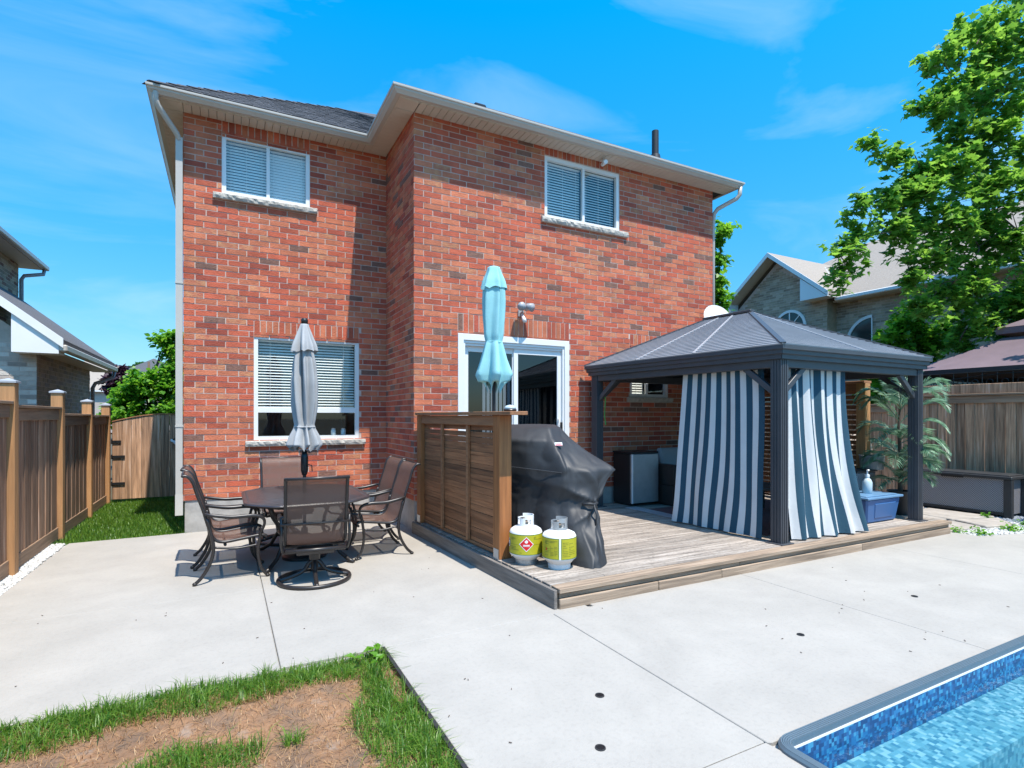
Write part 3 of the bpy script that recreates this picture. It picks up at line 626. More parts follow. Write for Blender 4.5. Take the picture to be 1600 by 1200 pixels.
# fixtures on the house
t = thing('flood_light', 'grey twin-head motion light on the brick wall above the sliding door', 'wall light', (3.95, YF, 3.15))
obj('backplate', MB().box((3.91, YF - .03, 3.10), (3.99, YF - .008, 3.20)).tube([(3.95, YF - .02, 3.15), (3.95, YF - .12, 3.16)], .018), m_charr, t, bevel=.004)
for sx, dz in ((-.05, .06), (.07, .05)): obj('lamp_head', MB().tube([(3.95 + sx * .6, YF - .09, 3.19), (3.95 + sx, YF - .13, 3.22 + dz * .3), (3.95 + sx * 1.5, YF - .20, 3.20 + dz * .3)], [.025, .055, .065], 14), m_charr, t, smooth=True)
obj('sensor', MB().tube([(3.96, YF - .06, 3.13), (3.97, YF - .10, 3.05), (3.97, YF - .13, 3.01)], [.022, .035, .03], 12), m_white, t, smooth=True)
t = thing('security_camera', 'small white camera hung under the soffit above the right upstairs window', 'camera', (5.42, 7.15, SOF - .1))
obj('mount', MB().tube([(5.42, 7.15, SOF - .012), (5.42, 7.15, SOF - .07)], .014), m_white, t)
obj('camera_body', MB().tube([(5.44, 7.2, SOF - .085), (5.38, 7.03, SOF - .12)], [.03, .034], 12), m_white, t, smooth=True, auto=.6)
t = thing('satellite_dish', 'white satellite dish fixed to the right end of the brick wall above the pavilion', 'satellite dish', (7.86, YF, 3.35))
ax = Vector((-.25, -.82, .42)).normalized(); e1 = ax.cross(Vector((0, 0, 1))).normalized(); e2 = e1.cross(ax); dc = Vector((7.80, YF - .34, 3.34))
obj('dish', MB().grid(lambda i, j: dc + (e1 * math.cos(i * 2 * math.pi) * .27 + e2 * math.sin(i * 2 * math.pi) * .30) * j - ax * .06 * (1 - j * j), 28, 6, close_u=True), m_white, t, smooth=True)
obj('arm', MB().tube([dc - e2 * .28, dc - e2 * .2 + ax * .25, dc + ax * .36 - e2 * .08], .012).tube([dc - ax * .05, dc - ax * .05 - Vector((0, 0, .15)), (7.86, YF, 3.1)], .018), m_charr, t)
for i, x in enumerate((1.51, 1.66)):
    t = thing('glass_jar', ['clear glass jar inside the lower left window, the left of two', 'clear glass jar inside the lower left window, the right of two'][i], 'jar', (x, YL + .2, 1.30), 0, 'jars on the window ledge')
    obj('body', MB().lathe((0, 0, 0), [(0, .030), (.005, .038), (.075, .038), (.09, .028)], 14), m_bottle, t, local=True, smooth=True); obj('lid', MB().lathe((0, 0, .09), [(0, .03), (.018, .03)], 14), m_steel, t, local=True)
tag(obj('indoor_ledge', MB().box((.40, YL + .1, 1.28), (1.83, YL + .34, 1.299)), m_white), 'white inside ledge behind the lower left window', 'ledge')

# ------------------------------------------------------------------ deck
DZ = .17
deck = thing('wooden_deck', 'low weathered grey timber deck in front of the sliding door', 'deck', (5.5, 5.4, 0))
xl = lambda y: 2.44 - (y - 3.85) * .042
nb = 24; pw = (7.255 - 3.80) / nb
for i in range(nb):
    y0, y1 = 3.80 + i * pw + .0045, 3.80 + (i + 1) * pw - .0045; zt = DZ + random.uniform(-.002, .002); xr = 8.76 + random.uniform(-.006, .006)
    q = MB(); xs = sorted([xl(y0) + .0, *[random.uniform(3, 8) for _ in range(1)], xr])
    for a, c in zip(xs, xs[1:]): q.hexa([(a, y0, DZ - .038), (c - .002, y0, DZ - .038), (c - .002, y1, DZ - .038), (a, y1, DZ - .038), (a, y0, zt), (c - .002, y0, zt), (c - .002, y1, zt), (a, y1, zt)])
    if i == 0: q = MB().hexa([(xl(y0), y0, DZ - .038), (xr, y0, DZ - .038), (xr, y1, DZ - .038), (xl(y0), y1, DZ - .038), (xl(y0), y0, zt), (xr, y0, zt), (xr, y1, zt), (xl(y0), y1, zt)])
    obj('deck_board', q, m_deck if i else m_deckf, deck, bevel=.004)
for (a, c) in ((2.455, 4.62), (4.625, 6.9), (6.905, 8.74)): obj('fascia_board', MB().box((a, 3.835, .085), (c, 3.872, DZ - .040)), m_deckf, deck, bevel=.004)
for (a, c) in ((2.448, 3.52), (3.525, 4.34), (4.345, 6.7), (6.705, 8.75)): obj('kerb_board', MB().box((a, 3.812 + random.uniform(-.004, .006), -.01), (c, 3.90, .083)), m_deckf, deck, bevel=.006)
obj('side_fascia', MB().hexa([(xl(3.85) - .036, 3.83, -.01), (xl(3.85) - .004, 3.83, -.01), (xl(7.27) - .004, 7.26, -.01), (xl(7.27) - .036, 7.26, -.01), (xl(3.85) - .036, 3.83, DZ - .012), (xl(3.85) - .004, 3.83, DZ - .012), (xl(7.27) - .004, 7.26, DZ - .012), (xl(7.27) - .036, 7.26, DZ - .012)]), m_decks, deck, bevel=.005)
obj('end_fascia', MB().box((8.72, 3.9, 0), (8.752, 7.2, DZ - .04)), m_deckf, deck)
obj('joist', MB().box((2.5, 3.9, .02), (8.7, 3.94, .125)).box((2.5, 5.5, .02), (8.7, 5.54, .125)).box((2.5, 7.1, .02), (8.7, 7.14, .125)), m_dark, deck)

# ------------------------------------------------------------------ privacy screens
def slat_screen(name, label, p0, p1, z0, z1, cap_over=.0, slats=True, post=.14, n_batten=2, capz=None, sparse=False):
    """posts at p0 and p1 (p0 nearer), horizontal slats between, battens and a cap"""
    p0 = Vector((*p0, 0)); p1 = Vector((*p1, 0)); d = (p1 - p0).normalized(); n = Vector((-d.y, d.x, 0)); L = (p1 - p0).length
    t = thing(name, label, 'screen', tuple(p0 + Vector((0, 0, z0))), 0)
    W = lambda s, o, z: p0 + d * s + n * o + Vector((0, 0, z))
    def bx(nm, s0, s1, o0, o1, a, c, m, bev=.004): return obj(nm, MB().hexa([W(s0, o0, a), W(s1, o0, a), W(s1, o1, a), W(s0, o1, a), W(s0, o0, c), W(s1, o0, c), W(s1, o1, c), W(s0, o1, c)]), m, t, bevel=bev)
    for s in (0, L):
        q = bx('post', s - post / 2, s + post / 2, -post / 2, post / 2, z0, z1 - .001, m_cedarc, .006)
        for o in (-1, 1):
            u = MB().hexa([W(s - .05, o * post / 2, z0 + .002), W(s + .05, o * post / 2, z0 + .002), W(s + .05, o * (post / 2 + .004), z0 + .002), W(s - .05, o * (post / 2 + .004), z0 + .002), W(s - .05, o * post / 2, z0 + .10), W(s + .05, o * post / 2, z0 + .10), W(s + .05, o * (post / 2 + .004), z0 + .10), W(s - .05, o * (post / 2 + .004), z0 + .10)])
            obj('bracket', u, m_steel, q)
    bx('cap_board', -cap_over, L + post / 2 + .0, -post / 2 - .03, post / 2 + .03, z1, z1 + .036, m_slatc)
    bx('top_rail', post / 2, L - post / 2, .02, .06, z1 - .11, z1 - .004, m_slatc); bx('bottom_rail', post / 2, L - post / 2, -.02, .02, z0 + .015, z0 + .05, m_slatc)
    z = z0 + .056; k = 0
    while z < z1 - .10:
        h = random.choice((.040, .055, .062, .088, .070)); gap = .0015 if z < z1 - .40 else random.choice((.004, .008, .02))
        if sparse: h, gap = .058, .020
        h = min(h, z1 - .006 - z); o = random.uniform(-.004, .006); s_ = post / 2 + .002
        bx('slat', s_, L - s_, o - .011, o + .011, z, z + h, m_slat, .002); z += h + gap
    for k in range(n_batten): s = L * (k + 1) / (n_batten + 1); bx('batten', s - .022, s + .022, .016, .052, z0 + .052, z1 - .112, m_slatc)
    return t
scr = slat_screen('privacy_screen', 'waist high cedar slat screen along the left edge of the deck', (2.475, 4.93), (2.375, 7.10), DZ, 1.61, .33)
t = thing('solar_light', 'small glass solar light on the end of the cedar screen cap', 'solar light', (2.455, 4.72, 1.647))
obj('base', MB().lathe((0, 0, 0), [(0, .06), (.012, .066), (.02, .06)], 20), m_black, t, local=True, smooth=True, auto=.6)
obj('dome', MB().lathe((0, 0, .02), [(0, .058), (.02, .055), (.035, .038), (.042, .004)], 20), m_bottle, t, local=True, smooth=True)
scr2 = slat_screen('privacy_screen', 'tall cedar slat screen with golden end post on the right edge of the deck', (8.66, 4.92), (8.60, 7.1), DZ, 2.10, .07, n_batten=1, sparse=True)
for o in scr2.children:
    if o.name.startswith('post'): o.data.materials[0] = m_cedar

# ------------------------------------------------------------------ pavilion (hard top gazebo)
A = Vector((5.38, 3.90, 0)); B_ = Vector((5.06, 7.17, 0)); Cc = Vector((8.53, 3.93, 0)); U_ = Cc - A; V_ = B_ - A
def gz(u, v, z): return A + U_ * u + V_ * v + Vector((0, 0, z))
gaz = thing('hardtop_gazebo', 'charcoal metal gazebo with ribbed grey roof standing on the deck', 'gazebo', tuple(gz(.5, .5, DZ)))
ZE, ZR = 2.385, 3.115; hb = .052
pu, pv = .045, .042
posts = [(pu, pv), (1 - pu, pv), (1 - pu, 1 - pv), (pu, 1 - pv)]
fx, fy = U_.normalized(), V_.normalized()
for (u, v) in posts:
    c = gz(u, v, 0); q = MB(); h = .0625
    q.hexa([c + fx * a + fy * b_ + Vector((0, 0, z)) for z in (DZ + .012, 2.235) for a, b_ in ((-h, -h), (h, -h), (h, h), (-h, h))])
    for k in (-.032, 0, .032):                                         # fluted faces
        for (n_, a_) in ((fx, fy), (fy, fx)):
            for sg in (-1, 1):
                m0 = c + n_ * (sg * (h + .003)) + a_ * k; q.hexa([m0 + n_ * e + a_ * w_ + Vector((0, 0, z)) for z in (DZ + .015, 2.23) for e, w_ in ((-.004, -.009), (.0, -.009), (.0, .009), (-.004, .009))])
    p = obj('post', q, m_char, gaz); q = MB(); h = .105
    q.hexa([c + fx * a + fy * b_ + Vector((0, 0, z)) for z in (DZ + .001, DZ + .013) for a, b_ in ((-h, -h), (h, -h), (h, h), (-h, h))]); obj('base_plate', q, m_char, p, bevel=.003)
corners = [(0, 0), (1, 0), (1, 1), (0, 1)]
for i in range(4):                                     # beams, stepped fascia, braces
    (u0, v0), (u1, v1) = posts[i], posts[(i + 1) % 4]; a, c = gz(u0, v0, 2.20), gz(u1, v1, 2.20); d = (c - a).normalized()
    obj('beam', MB().beam(a - d * .06, c + d * .06, .10, .11), m_char, gaz, bevel=.004)
    (u0, v0), (u1, v1) = corners[i], corners[(i + 1) % 4]; a, c = gz(u0, v0, 0), gz(u1, v1, 0); d = (c - a).normalized(); n = Vector((d.y, -d.x, 0)); q = MB()
    prof = [(.0, ZE), (.0, ZE - .045), (-.022, ZE - .055), (-.022, ZE - .095), (-.045, ZE - .105), (-.045, ZE - .15), (-.10, ZE - .15), (-.10, ZE - .02)]
    va = [a + n * o + d * (-o) + Vector((0, 0, z)) for o, z in prof]; vc = [c + n * o - d * (-o) + Vector((0, 0, z)) for o, z in prof]; kk = len(prof)
    q.add(va + vc, [(j, (j + 1) % kk, kk + (j + 1) % kk, kk + j) for j in range(kk)]); obj('fascia', q, m_char, gaz)
    for (pa, pc) in ((posts[i], posts[(i + 1) % 4]), (posts[(i + 1) % 4], posts[i])):
        a, c = gz(*pa, 0), gz(*pc, 0); d = (c - a).normalized(); obj('brace', MB().beam(a + d * .05 + Vector((0, 0, 1.86)), a + d * .42 + Vector((0, 0, 2.16)), .055, .065), m_char, gaz, bevel=.004)
# roof: four ribbed faces, each split in sheets, with seams and hip caps
RN, RF_ = gz(.5, .475, ZR), gz(.5, .70, ZR)
E4 = [gz(0, 0, ZE), gz(1, 0, ZE), gz(1, 1, ZE), gz(0, 1, ZE)]
faces = [(E4[0], E4[1], RN, RN, (.5,)), (E4[1], E4[2], RN, RF_, (.36, .66)), (E4[2], E4[3], RF_, RF_, (.5,)), (E4[3], E4[0], RF_, RN, (.34, .64))]
def sheet_pt(e0, e1, r0, r1, s, h): return (e0 + (e1 - e0) * s) * (1 - h) + (r0 + (r1 - r0) * s) * h
for (e0, e1, r0, r1, cuts) in faces:
    ss = [0, *cuts, 1]; nrm = (e1 - e0).cross(sheet_pt(e0, e1, r0, r1, .5, 1) - e0).normalized()
    nrm = nrm if nrm.z > 0 else -nrm
    for a, c in zip(ss, ss[1:]):
        q = MB(); NR = 26
        for k_ in range(NR):
            h0, h1 = k_ / NR, (k_ + 1) / NR
            P4 = [sheet_pt(e0, e1, r0, r1, a, h0) + nrm * .016, sheet_pt(e0, e1, r0, r1, c, h0) + nrm * .016, sheet_pt(e0, e1, r0, r1, c, h1) + nrm * .002, sheet_pt(e0, e1, r0, r1, a, h1) + nrm * .002]
            D4 = [sheet_pt(e0, e1, r0, r1, a, h0) + nrm * .0, sheet_pt(e0, e1, r0, r1, c, h0) + nrm * .0]
            q.add(P4 + D4, [(0, 1, 2, 3), (4, 5, 1, 0)])
        obj('roof_sheet', q, m_charr, gaz)
    for c in cuts: obj('seam', MB().beam(sheet_pt(e0, e1, r0, r1, c, .0) + nrm * .012, sheet_pt(e0, e1, r0, r1, c, .985) + nrm * .012, .028, .016, nrm), m_charr, gaz)
for e, r in zip(E4, (RN, RN, RF_, RF_)): obj('hip_cap', MB().beam(e + Vector((0, 0, .014)), r + Vector((0, 0, .014)), .06, .02), m_char, gaz)
obj('ridge_cap', MB().beam(RN + Vector((0, -.05, .02)), RF_ + Vector((0, .05, .02)), .12, .03), m_char, gaz, bevel=.006)
ce = MB().add([gz(.02, .02, ZE - .06), gz(.98, .02, ZE - .06), gz(.98, .98, ZE - .06), gz(.02, .98, ZE - .06), RN - Vector((0, 0, .04)), RF_ - Vector((0, 0, .04))], [(0, 4, 1), (1, 4, 5, 2), (2, 5, 3), (3, 5, 4, 0)]); obj('ceiling', ce, m_char, gaz)
# striped curtains hung on the left and the front of the gazebo
def curtain(label, a_top, b_top, a_bot, b_bot, nrm, nst, folds, amp, ph, group, flare, first=0, zt=2.235):
    a_top, b_top, a_bot, b_bot = map(Vector, (a_top, b_top, a_bot, b_bot)); nrm = Vector(nrm); SUB = 6; N = nst * SUB
    def fn(i, j):
        h = 1 - (1 - j) ** 2.1; s = 1 - j                   # j: 0 bottom to 1 top; the hem flares, the upper part hangs straight
        p = (a_bot + (b_bot - a_bot) * i) * (1 - h) + (a_top + (b_top - a_top) * i) * h
        w = math.sin(folds * 2 * math.pi * i + ph + .9 * math.sin(2.3 * h + ph)) * amp * (.35 + .65 * s) + math.sin(folds * 4.7 * i + 3 * h + ph) * amp * .35
        bulge = math.sin(math.pi * s ** .8) * flare
        x = (b_top - a_top).normalized() * (bulge * (i - .5) * 2 + .012 * math.sin(7 * i + 5 * h + ph))
        p.z = (a_bot.z * (1 - j) + a_top.z * j); q = p + nrm * (w + .05 * s * s) + x; q.z = max(q.z, DZ + .006 + .004 * math.sin(i * 40)); return q
    mb = MB().grid(fn, N, 34, fmi=lambda i, j: (i // SUB + first) % 2)
    # a short way of thickness: the same sheet 4 mm behind
    k0 = len(mb.v); base = list(mb.v); nf = len(mb.f); mb.v += [tuple(Vector(p) - nrm * .004) for p in base]; mb.f += [tuple(reversed([q + k0 for q in f])) for f in mb.f[:nf]]; mb.mi += mb.mi[:nf]
    o = obj('striped_curtain', mb, [m_cw, m_cb], None, smooth=True); tag(o, label, 'curtain', group); return o
lt = gz(.0, .52, 2.24); rt = gz(.0, .10, 2.24)
curtain('blue and white striped curtain hanging on the left side of the gazebo', gz(.066, .460, 2.24), gz(.066, .118, 2.24), gz(.056, .50, DZ + .02), gz(.050, .10, DZ + .02), -fx, 16, 3, .016, .6, 'striped gazebo curtains', .035)
curtain('blue and white striped curtain hanging on the front of the gazebo', gz(.082, .062, 2.24), gz(.470, .062, 2.24), gz(.088, .050, DZ + .02), gz(.518, .02, DZ + .02), -fy, 15, 5, .036, 2.1, 'striped gazebo curtains', -.025, 1)
tag(obj('green_rope', MB().tube([gz(pu, 1 - pv, 1.98) + Vector((.07, -.08, 0)), gz(pu, 1 - pv, 1.85) + Vector((.09, -.09, 0)), gz(pu, 1 - pv, 1.60) + Vector((.08, -.08, 0)), gz(pu, 1 - pv, 1.46) + Vector((.09, -.1, 0))], .008), m_hosel), 'bright green cord hanging beside the far left gazebo post', 'rope')

# ------------------------------------------------------------------ left fence, gate, right fence
fen = thing('board_fence', 'weathered brown board fence with capped golden posts left of the patio', 'fence', (-1.95, 7.3, 0))
py = [1.95, 3.75, 5.52, 7.28, 9.12, 10.85, 12.38]; pz = [2.02, 2.0, 1.98, 1.955, 1.92, 1.84, 1.81]; rz_ = [1.76, 1.74, 1.72, 1.685, 1.60, 1.585]
for y, z in zip(py, pz):
    p = cbox('post', .125, .125, z, m_cedar, fen, (-1.945, y, -.02), chamfer=.006)
    q = MB().box((-2.022, y - .078, z - .02), (-1.868, y + .078, z + .0)).add([(-2.022, y - .078, z), (-1.868, y - .078, z), (-1.868, y + .078, z), (-2.022, y + .078, z), (-1.945, y, z + .03)], [(0, 1, 4), (1, 2, 4), (2, 3, 4), (3, 0, 4)]); obj('post_cap', q, m_charr, p)
for i in range(6):
    y0, y1 = py[i] + .066, py[i + 1] - .066; zr = rz_[i]; n = 13; w = (y1 - y0) / n
    for k_ in range(n): cbox('fence_board', .018, w - .007, round(zr - .12, 2), m_fence, fen, (-1.952 + (k_ % 2) * .007 + random.uniform(-.002, .002), y0 + (k_ + .5) * w, .05), chamfer=.003)
    obj('top_rail', MB().box((-1.945, y0, zr - .135), (-1.918, y1, zr - .002)), m_fencex, fen, bevel=.004); obj('cap_rail', MB().box((-1.99, y0, zr), (-1.885, y1, zr + .032)), m_fencex, fen, bevel=.005)
    obj('kick_board', MB().box((-1.944, y0, .0), (-1.925, y1, .15)), m_fencex, fen, bevel=.004)
gate = thing('garden_gate', 'arched brown board gate between the left fence and the house', 'gate', (-1.2, 12.45, 0))
gx0, gx1 = -1.86, -.50; n = 9; w = (gx1 - gx0) / n
for i in range(n):
    def ht(x): return 1.475 + .155 * math.sin(math.pi * min(1, max(0, (x - gx0 + .05) / 1.75)))
    xa, xb = gx0 + i * w + .002, gx0 + (i + 1) * w - .002; yo = 12.42 + random.uniform(-.004, .004)
    q = MB().hexa([(xa, yo, .05), (xb, yo, .05), (xb, yo + .022, .05), (xa, yo + .022, .05), (xa, yo, ht(xa)), (xb, yo, ht(xb)), (xb, yo + .022, ht(xb)), (xa, yo + .022, ht(xa))]); obj('gate_board', q, m_fencel, gate, bevel=.003)
q = MB()
for i in range(16):
    x0_, x1_ = gx0 + (gx1 - gx0) * i / 16, gx0 + (gx1 - gx0) * (i + 1) / 16; q.hexa([(x0_, 12.405, ht(x0_) + .001), (x1_, 12.405, ht(x1_) + .001), (x1_, 12.45, ht(x1_) + .001), (x0_, 12.45, ht(x0_) + .001), (x0_, 12.405, ht(x0_) + .02), (x1_, 12.405, ht(x1_) + .02), (x1_, 12.45, ht(x1_) + .02), (x0_, 12.45, ht(x0_) + .02)])
obj('arch_cap', q, m_slatc, gate)
for z in (1.10, .82, .32): obj('hinge', MB().box((gx0 - .01, 12.395, z), (gx0 + .20 * (1 if z < 1 else .7), 12.413, z + .045)).tube([(gx0 + .0, 12.39, z - .02), (gx0 + .0, 12.39, z + .065)], .012), m_black, gate)
t = thing('spray_lance', 'pale handled wash lance with black hose hung on the gate beside the downspout', 'spray lance', (-.82, 12.36, .2))
obj('handle', MB().tube([(-.93, 12.36, 1.14), (-.87, 12.35, 1.10), (-.80, 12.35, 1.02), (-.74, 12.35, .90)], [.022, .03, .028, .02], 10), m_white, t, smooth=True)
obj('hose', MB().tube([(-.90, 12.35, 1.12), (-.83, 12.34, 1.20), (-.76, 12.34, 1.1), (-.75, 12.34, .8), (-.76, 12.34, .5), (-.82, 12.34, .35), (-.84, 12.34, .24), (-.79, 12.34, .16), (-.74, 12.34, .25), (-.74, 12.34, .6)], .014, 8), m_black, t, smooth=True)
rfen = thing('board_fence', 'tall weathered board fence with rails behind the wicker storage box', 'fence', (11.45, 3.8, 0))
ry = [-3.5, -1.1, 1.25, 3.6, 5.95, 7.7, 9.4, 11.2]
for i, y in enumerate(ry):
    p = cbox('post', .13, .13, 2.22, m_fencel, rfen, (11.46, y, -.02), chamfer=.006); q = MB().box((11.37, y - .09, 2.202), (11.55, y + .09, 2.23)); obj('post_cap', q, m_fencex, p, bevel=.006)
for i in range(7):
    y0, y1 = ry[i] + .067, ry[i + 1] - .067; zr = 1.95 if i < 4 else 1.80; n = 16 if i < 4 else 12; w = (y1 - y0) / n
    for k_ in range(n): cbox('fence_board', .018, w - .008, round(zr - .06, 2), m_fencel, rfen, (11.45 - (k_ % 2) * .010 + random.uniform(-.002, .002), y0 + (k_ + .5) * w, .0), chamfer=.003)
    obj('top_rail', MB().box((11.405, y0, zr - .13), (11.435, y1, zr - .002)), m_fencex, rfen, bevel=.004); obj('cap_rail', MB().box((11.37, y0, zr), (11.48, y1, zr + .035)), m_fencex, rfen, bevel=.005)
    if i < 4: obj('upper_rail', MB().box((11.44, y0, zr + .037), (11.475, y1, zr + .20)), m_fencel, rfen, bevel=.005)

# ------------------------------------------------------------------ patio table, chairs, umbrellas
TX, TY = .80, 6.62
tab = thing('patio_table', 'dark oval cast metal patio table with a closed grey umbrella through it', 'table', (TX, TY, 0))
def octo(sx, sy, c=.36, n=4):
    P = []; pts = [(sx, -sy * (1 - c)), (sx, sy * (1 - c)), (sx * (1 - c * 1.2), sy), (-sx * (1 - c * 1.2), sy), (-sx, sy * (1 - c)), (-sx, -sy * (1 - c)), (-sx * (1 - c * 1.2), -sy), (sx * (1 - c * 1.2), -sy)]
    for i in range(8):                                     # rounded corners
        p, a, b_ = Vector(pts[i]), Vector(pts[i - 1]), Vector(pts[(i + 1) % 8]); da = (a - p).normalized() * .10; db = (b_ - p).normalized() * .10
        for k in range(n + 1): s = k / n; P.append((p + da) * (1 - s) ** 2 + p * 2 * s * (1 - s) + (p + db) * s * s)
    return P
q = MB(); rows = [(.955, .690), (1.0, .693), (1.012, .705), (1.0, .718), (.955, .722), (.94, .717), (.90, .717), (.885, .721), (.0, .722)]
for sc, z in rows: q.v += [(p.x * sc, p.y * sc, z) for p in octo(.63, .82)]
kk = 40
for j in range(len(rows) - 1):
    for i in range(kk): q.f.append((j * kk + i, j * kk + (i + 1) % kk, (j + 1) * kk + (i + 1) % kk, (j + 1) * kk + i)); q.mi.append(0)
q.f.append(tuple(range(kk))[::-1]); q.mi.append(0)
obj('tabletop', q, m_table, tab, local=True, smooth=True, auto=.5)
for sx in (-1, 1):
    for sy in (-1, 1):
        obj('leg', MB().tube([(sx * .40, sy * .52, .69), (sx * .36, sy * .46, .55), (sx * .27, sy * .34, .38), (sx * .25, sy * .32, .25), (sx * .32, sy * .40, .10), (sx * .40, sy * .50, .03), (sx * .44, sy * .55, .012)], [.026, .024, .02, .02, .021, .022, .02], 10), m_bronze, tab, local=True, smooth=True)
        obj('scroll', MB().tube([(sx * .40, sy * .52, .66), (sx * .30, sy * .38, .62), (sx * .2, sy * .26, .66), (sx * .16, sy * .2, .60), (sx * .24, sy * .3, .52), (sx * .34, sy * .43, .52)], .011, 6), m_bronze, tab, local=True, smooth=True)
obj('lower_ring', MB().tube([(math.cos(a) * .27, math.sin(a) * .34, .30) for a in np.linspace(0, 2 * math.pi, 24, endpoint=False)], .013, 8, closed=True), m_bronze, tab, local=True, smooth=True)
obj('skirt', MB().tube([(p.x * .80, p.y * .80, .665) for p in octo(.63, .82)], .016, 6, closed=True), m_bronze, tab, local=True)

def smoothpath(P, n=6):
    P = [Vector(p) for p in P]; out_ = []
    for i in range(len(P) - 1):
        a, b_, c, d = P[max(i - 1, 0)], P[i], P[i + 1], P[min(i + 2, len(P) - 1)]
        for k in range(n):
            t = k / n; out_.append(.5 * ((2 * b_) + (-a + c) * t + (2 * a - 5 * b_ + 4 * c - d) * t * t + (-a + 3 * b_ - 3 * c + d) * t ** 3))
    return out_ + [P[-1]]
PROF = [(0, .27, .395), (0, .22, .42), (0, .05, .40), (0, -.12, .385), (0, -.20, .43), (0, -.245, .55), (0, -.285, .70), (0, -.335, .85), (0, -.37, .97), (0, -.415, 1.03), (0, -.455, 1.035)]
def make_chair(label, swivel=False, W=.27):
    """sling chair facing +Y"""
    t = thing('patio_chair', label, 'chair', (0, 0, 0), 0, 'patio chairs round the table')
    pr = smoothpath(PROF, 5); n = len(pr) - 1
    def fn(i, j):
        p = pr[int(round(j * n))]; s = 1 - (2 * i - 1) ** 2
        nn = Vector((0, 1, .0)) if p.z > .5 else Vector((0, 0, 1)); return Vector(((i - .5) * 2 * (W - .012), p.y, p.z)) - nn * .018 * s
    g_ = MB().grid(fn, 8, n); k0 = len(g_.v); nf = len(g_.f)
    obj('sling', g_, m_sling, t, local='raw', smooth=True)
    for sx in (-1, 1):
        obj('side_rail', MB().tube([(sx * W, p.y, p.z) for p in pr], .015, 8), m_bronze, t, local='raw', smooth=True)
        arm = smoothpath([(sx * W, -.275, .665), (sx * (W + .035), -.22, .655), (sx * (W + .045), -.05, .625), (sx * (W + .045), .12, .625), (sx * (W + .04), .22, .60), (sx * (W + .03), .245, .53), (sx * (W + .005), .20, .42)], 4)
        obj('armrest', MB().tube(arm, [.013 + .007 * math.sin(math.pi * min(1, k / len(arm) * 1.3)) for k in range(len(arm))], 8), m_bronze, t, local='raw', smooth=True)
    obj('top_bar', MB().tube([(-W - .005, -.455, 1.035), (W + .005, -.455, 1.035)], .013, 8), m_bronze, t, local='raw', smooth=True)
    obj('seat_bar', MB().tube([(-W, .25, .375), (W, .25, .375)], .014, 8).tube([(-W, -.10, .355), (W, -.10, .355)], .014, 8), m_bronze, t, local='raw', smooth=True)
    if swivel:
        for sx in (-1, 1): obj('side_bar', MB().tube([(sx * (W + .03), -.25, .66), (sx * (W + .035), -.24, .42), (sx * (W + .02), -.19, .33), (sx * (W - .05), -.1, .31)], .014, 8), m_bronze, t, local='raw', smooth=True)
        obj('back_bar', MB().tube([(-W - .04, -.285, .60), (W + .04, -.285, .60)], .011, 8).tube([(-W, -.24, .34), (W, -.24, .34)], .019, 8), m_bronze, t, local='raw', smooth=True)
        obj('swivel_plate', MB().box((-.17, -.2, .285), (.17, .12, .345)).lathe((0, -.03, .20), [(0, .05), (.085, .06)], 16).lathe((0, -.03, .10), [(0, .035), (.105, .03)], 16), m_bronze, t, local='raw', bevel=.006)
        obj('base_ring', MB().tube([(math.cos(a) * .33, math.sin(a) * .33 - .03, .019) for a in np.linspace(0, 2 * math.pi, 40, endpoint=False)], .019, 8, closed=True), m_bronze, t, local='raw', smooth=True)
        for a in (math.pi * .5, math.pi * 1.5, 0, math.pi):
            c, s = math.cos(a), math.sin(a); obj('spoke', MB().tube(smoothpath([(0, -.03, .20), (c * .05, s * .05 - .03, .17), (c * .10, s * .10 - .03, .10), (c * .20, s * .20 - .03, .055), (c * .33, s * .33 - .03, .022)], 3), .020, 8), m_bronze, t, local='raw', smooth=True)
    else:
        for sx in (-1, 1):
            obj('leg', MB().tube(smoothpath([(sx * (W + .01), .225, .50), (sx * (W + .005), .20, .36), (sx * (W + .0), .19, .24), (sx * (W + .005), .215, .10), (sx * (W + .01), .27, .018)], 4), .015, 8).lathe((sx * (W + .01), .275, 0), [(0, .018), (.02, .022), (.03, .012)], 10), m_bronze, t, local='raw', smooth=True)
            obj('leg', MB().tube(smoothpath([(sx * (W + .005), -.255, .62), (sx * (W + .01), -.215, .45), (sx * (W + .01), -.20, .33), (sx * (W + .01), -.225, .20), (sx * (W + .015), -.29, .08), (sx * (W + .02), -.35, .018)], 4), .016, 8).lathe((sx * (W + .02), -.355, 0), [(0, .018), (.02, .022), (.03, .012)], 10), m_bronze, t, local='raw', smooth=True)
            obj('stretcher', MB().tube(smoothpath([(sx * (W + .005), .195, .33), (sx * (W + .005), .0, .31), (sx * (W + .005), -.20, .34)], 4), .011, 8), m_bronze, t, local='raw', smooth=True)
    return t
c0 = make_chair('brown sling swivel chair on a ring base, back to the camera', True); c0.location = (.775, 5.66, 0); c0.rotation_euler.z = R(-4)
c1 = make_chair('brown sling chair at the left side of the table, nearer of the pair'); c1.location = (.09, 6.24, 0); c1.rotation_euler.z = R(-88)
dup(c1, (.05, 6.92, 0), R(-90), 'brown sling chair at the left side of the table, farther of the pair')
dup(c1, (1.56, 6.44, 0), R(90), 'brown sling chair on the table side by the deck, nearer the camera')
dup(c1, (1.62, 7.22, 0), R(93), 'brown sling chair on the table side by the deck, nearer the house')
dup(c0, (.70, 7.55, 0), R(182), 'brown sling chair at the far end of the table against the house wall')

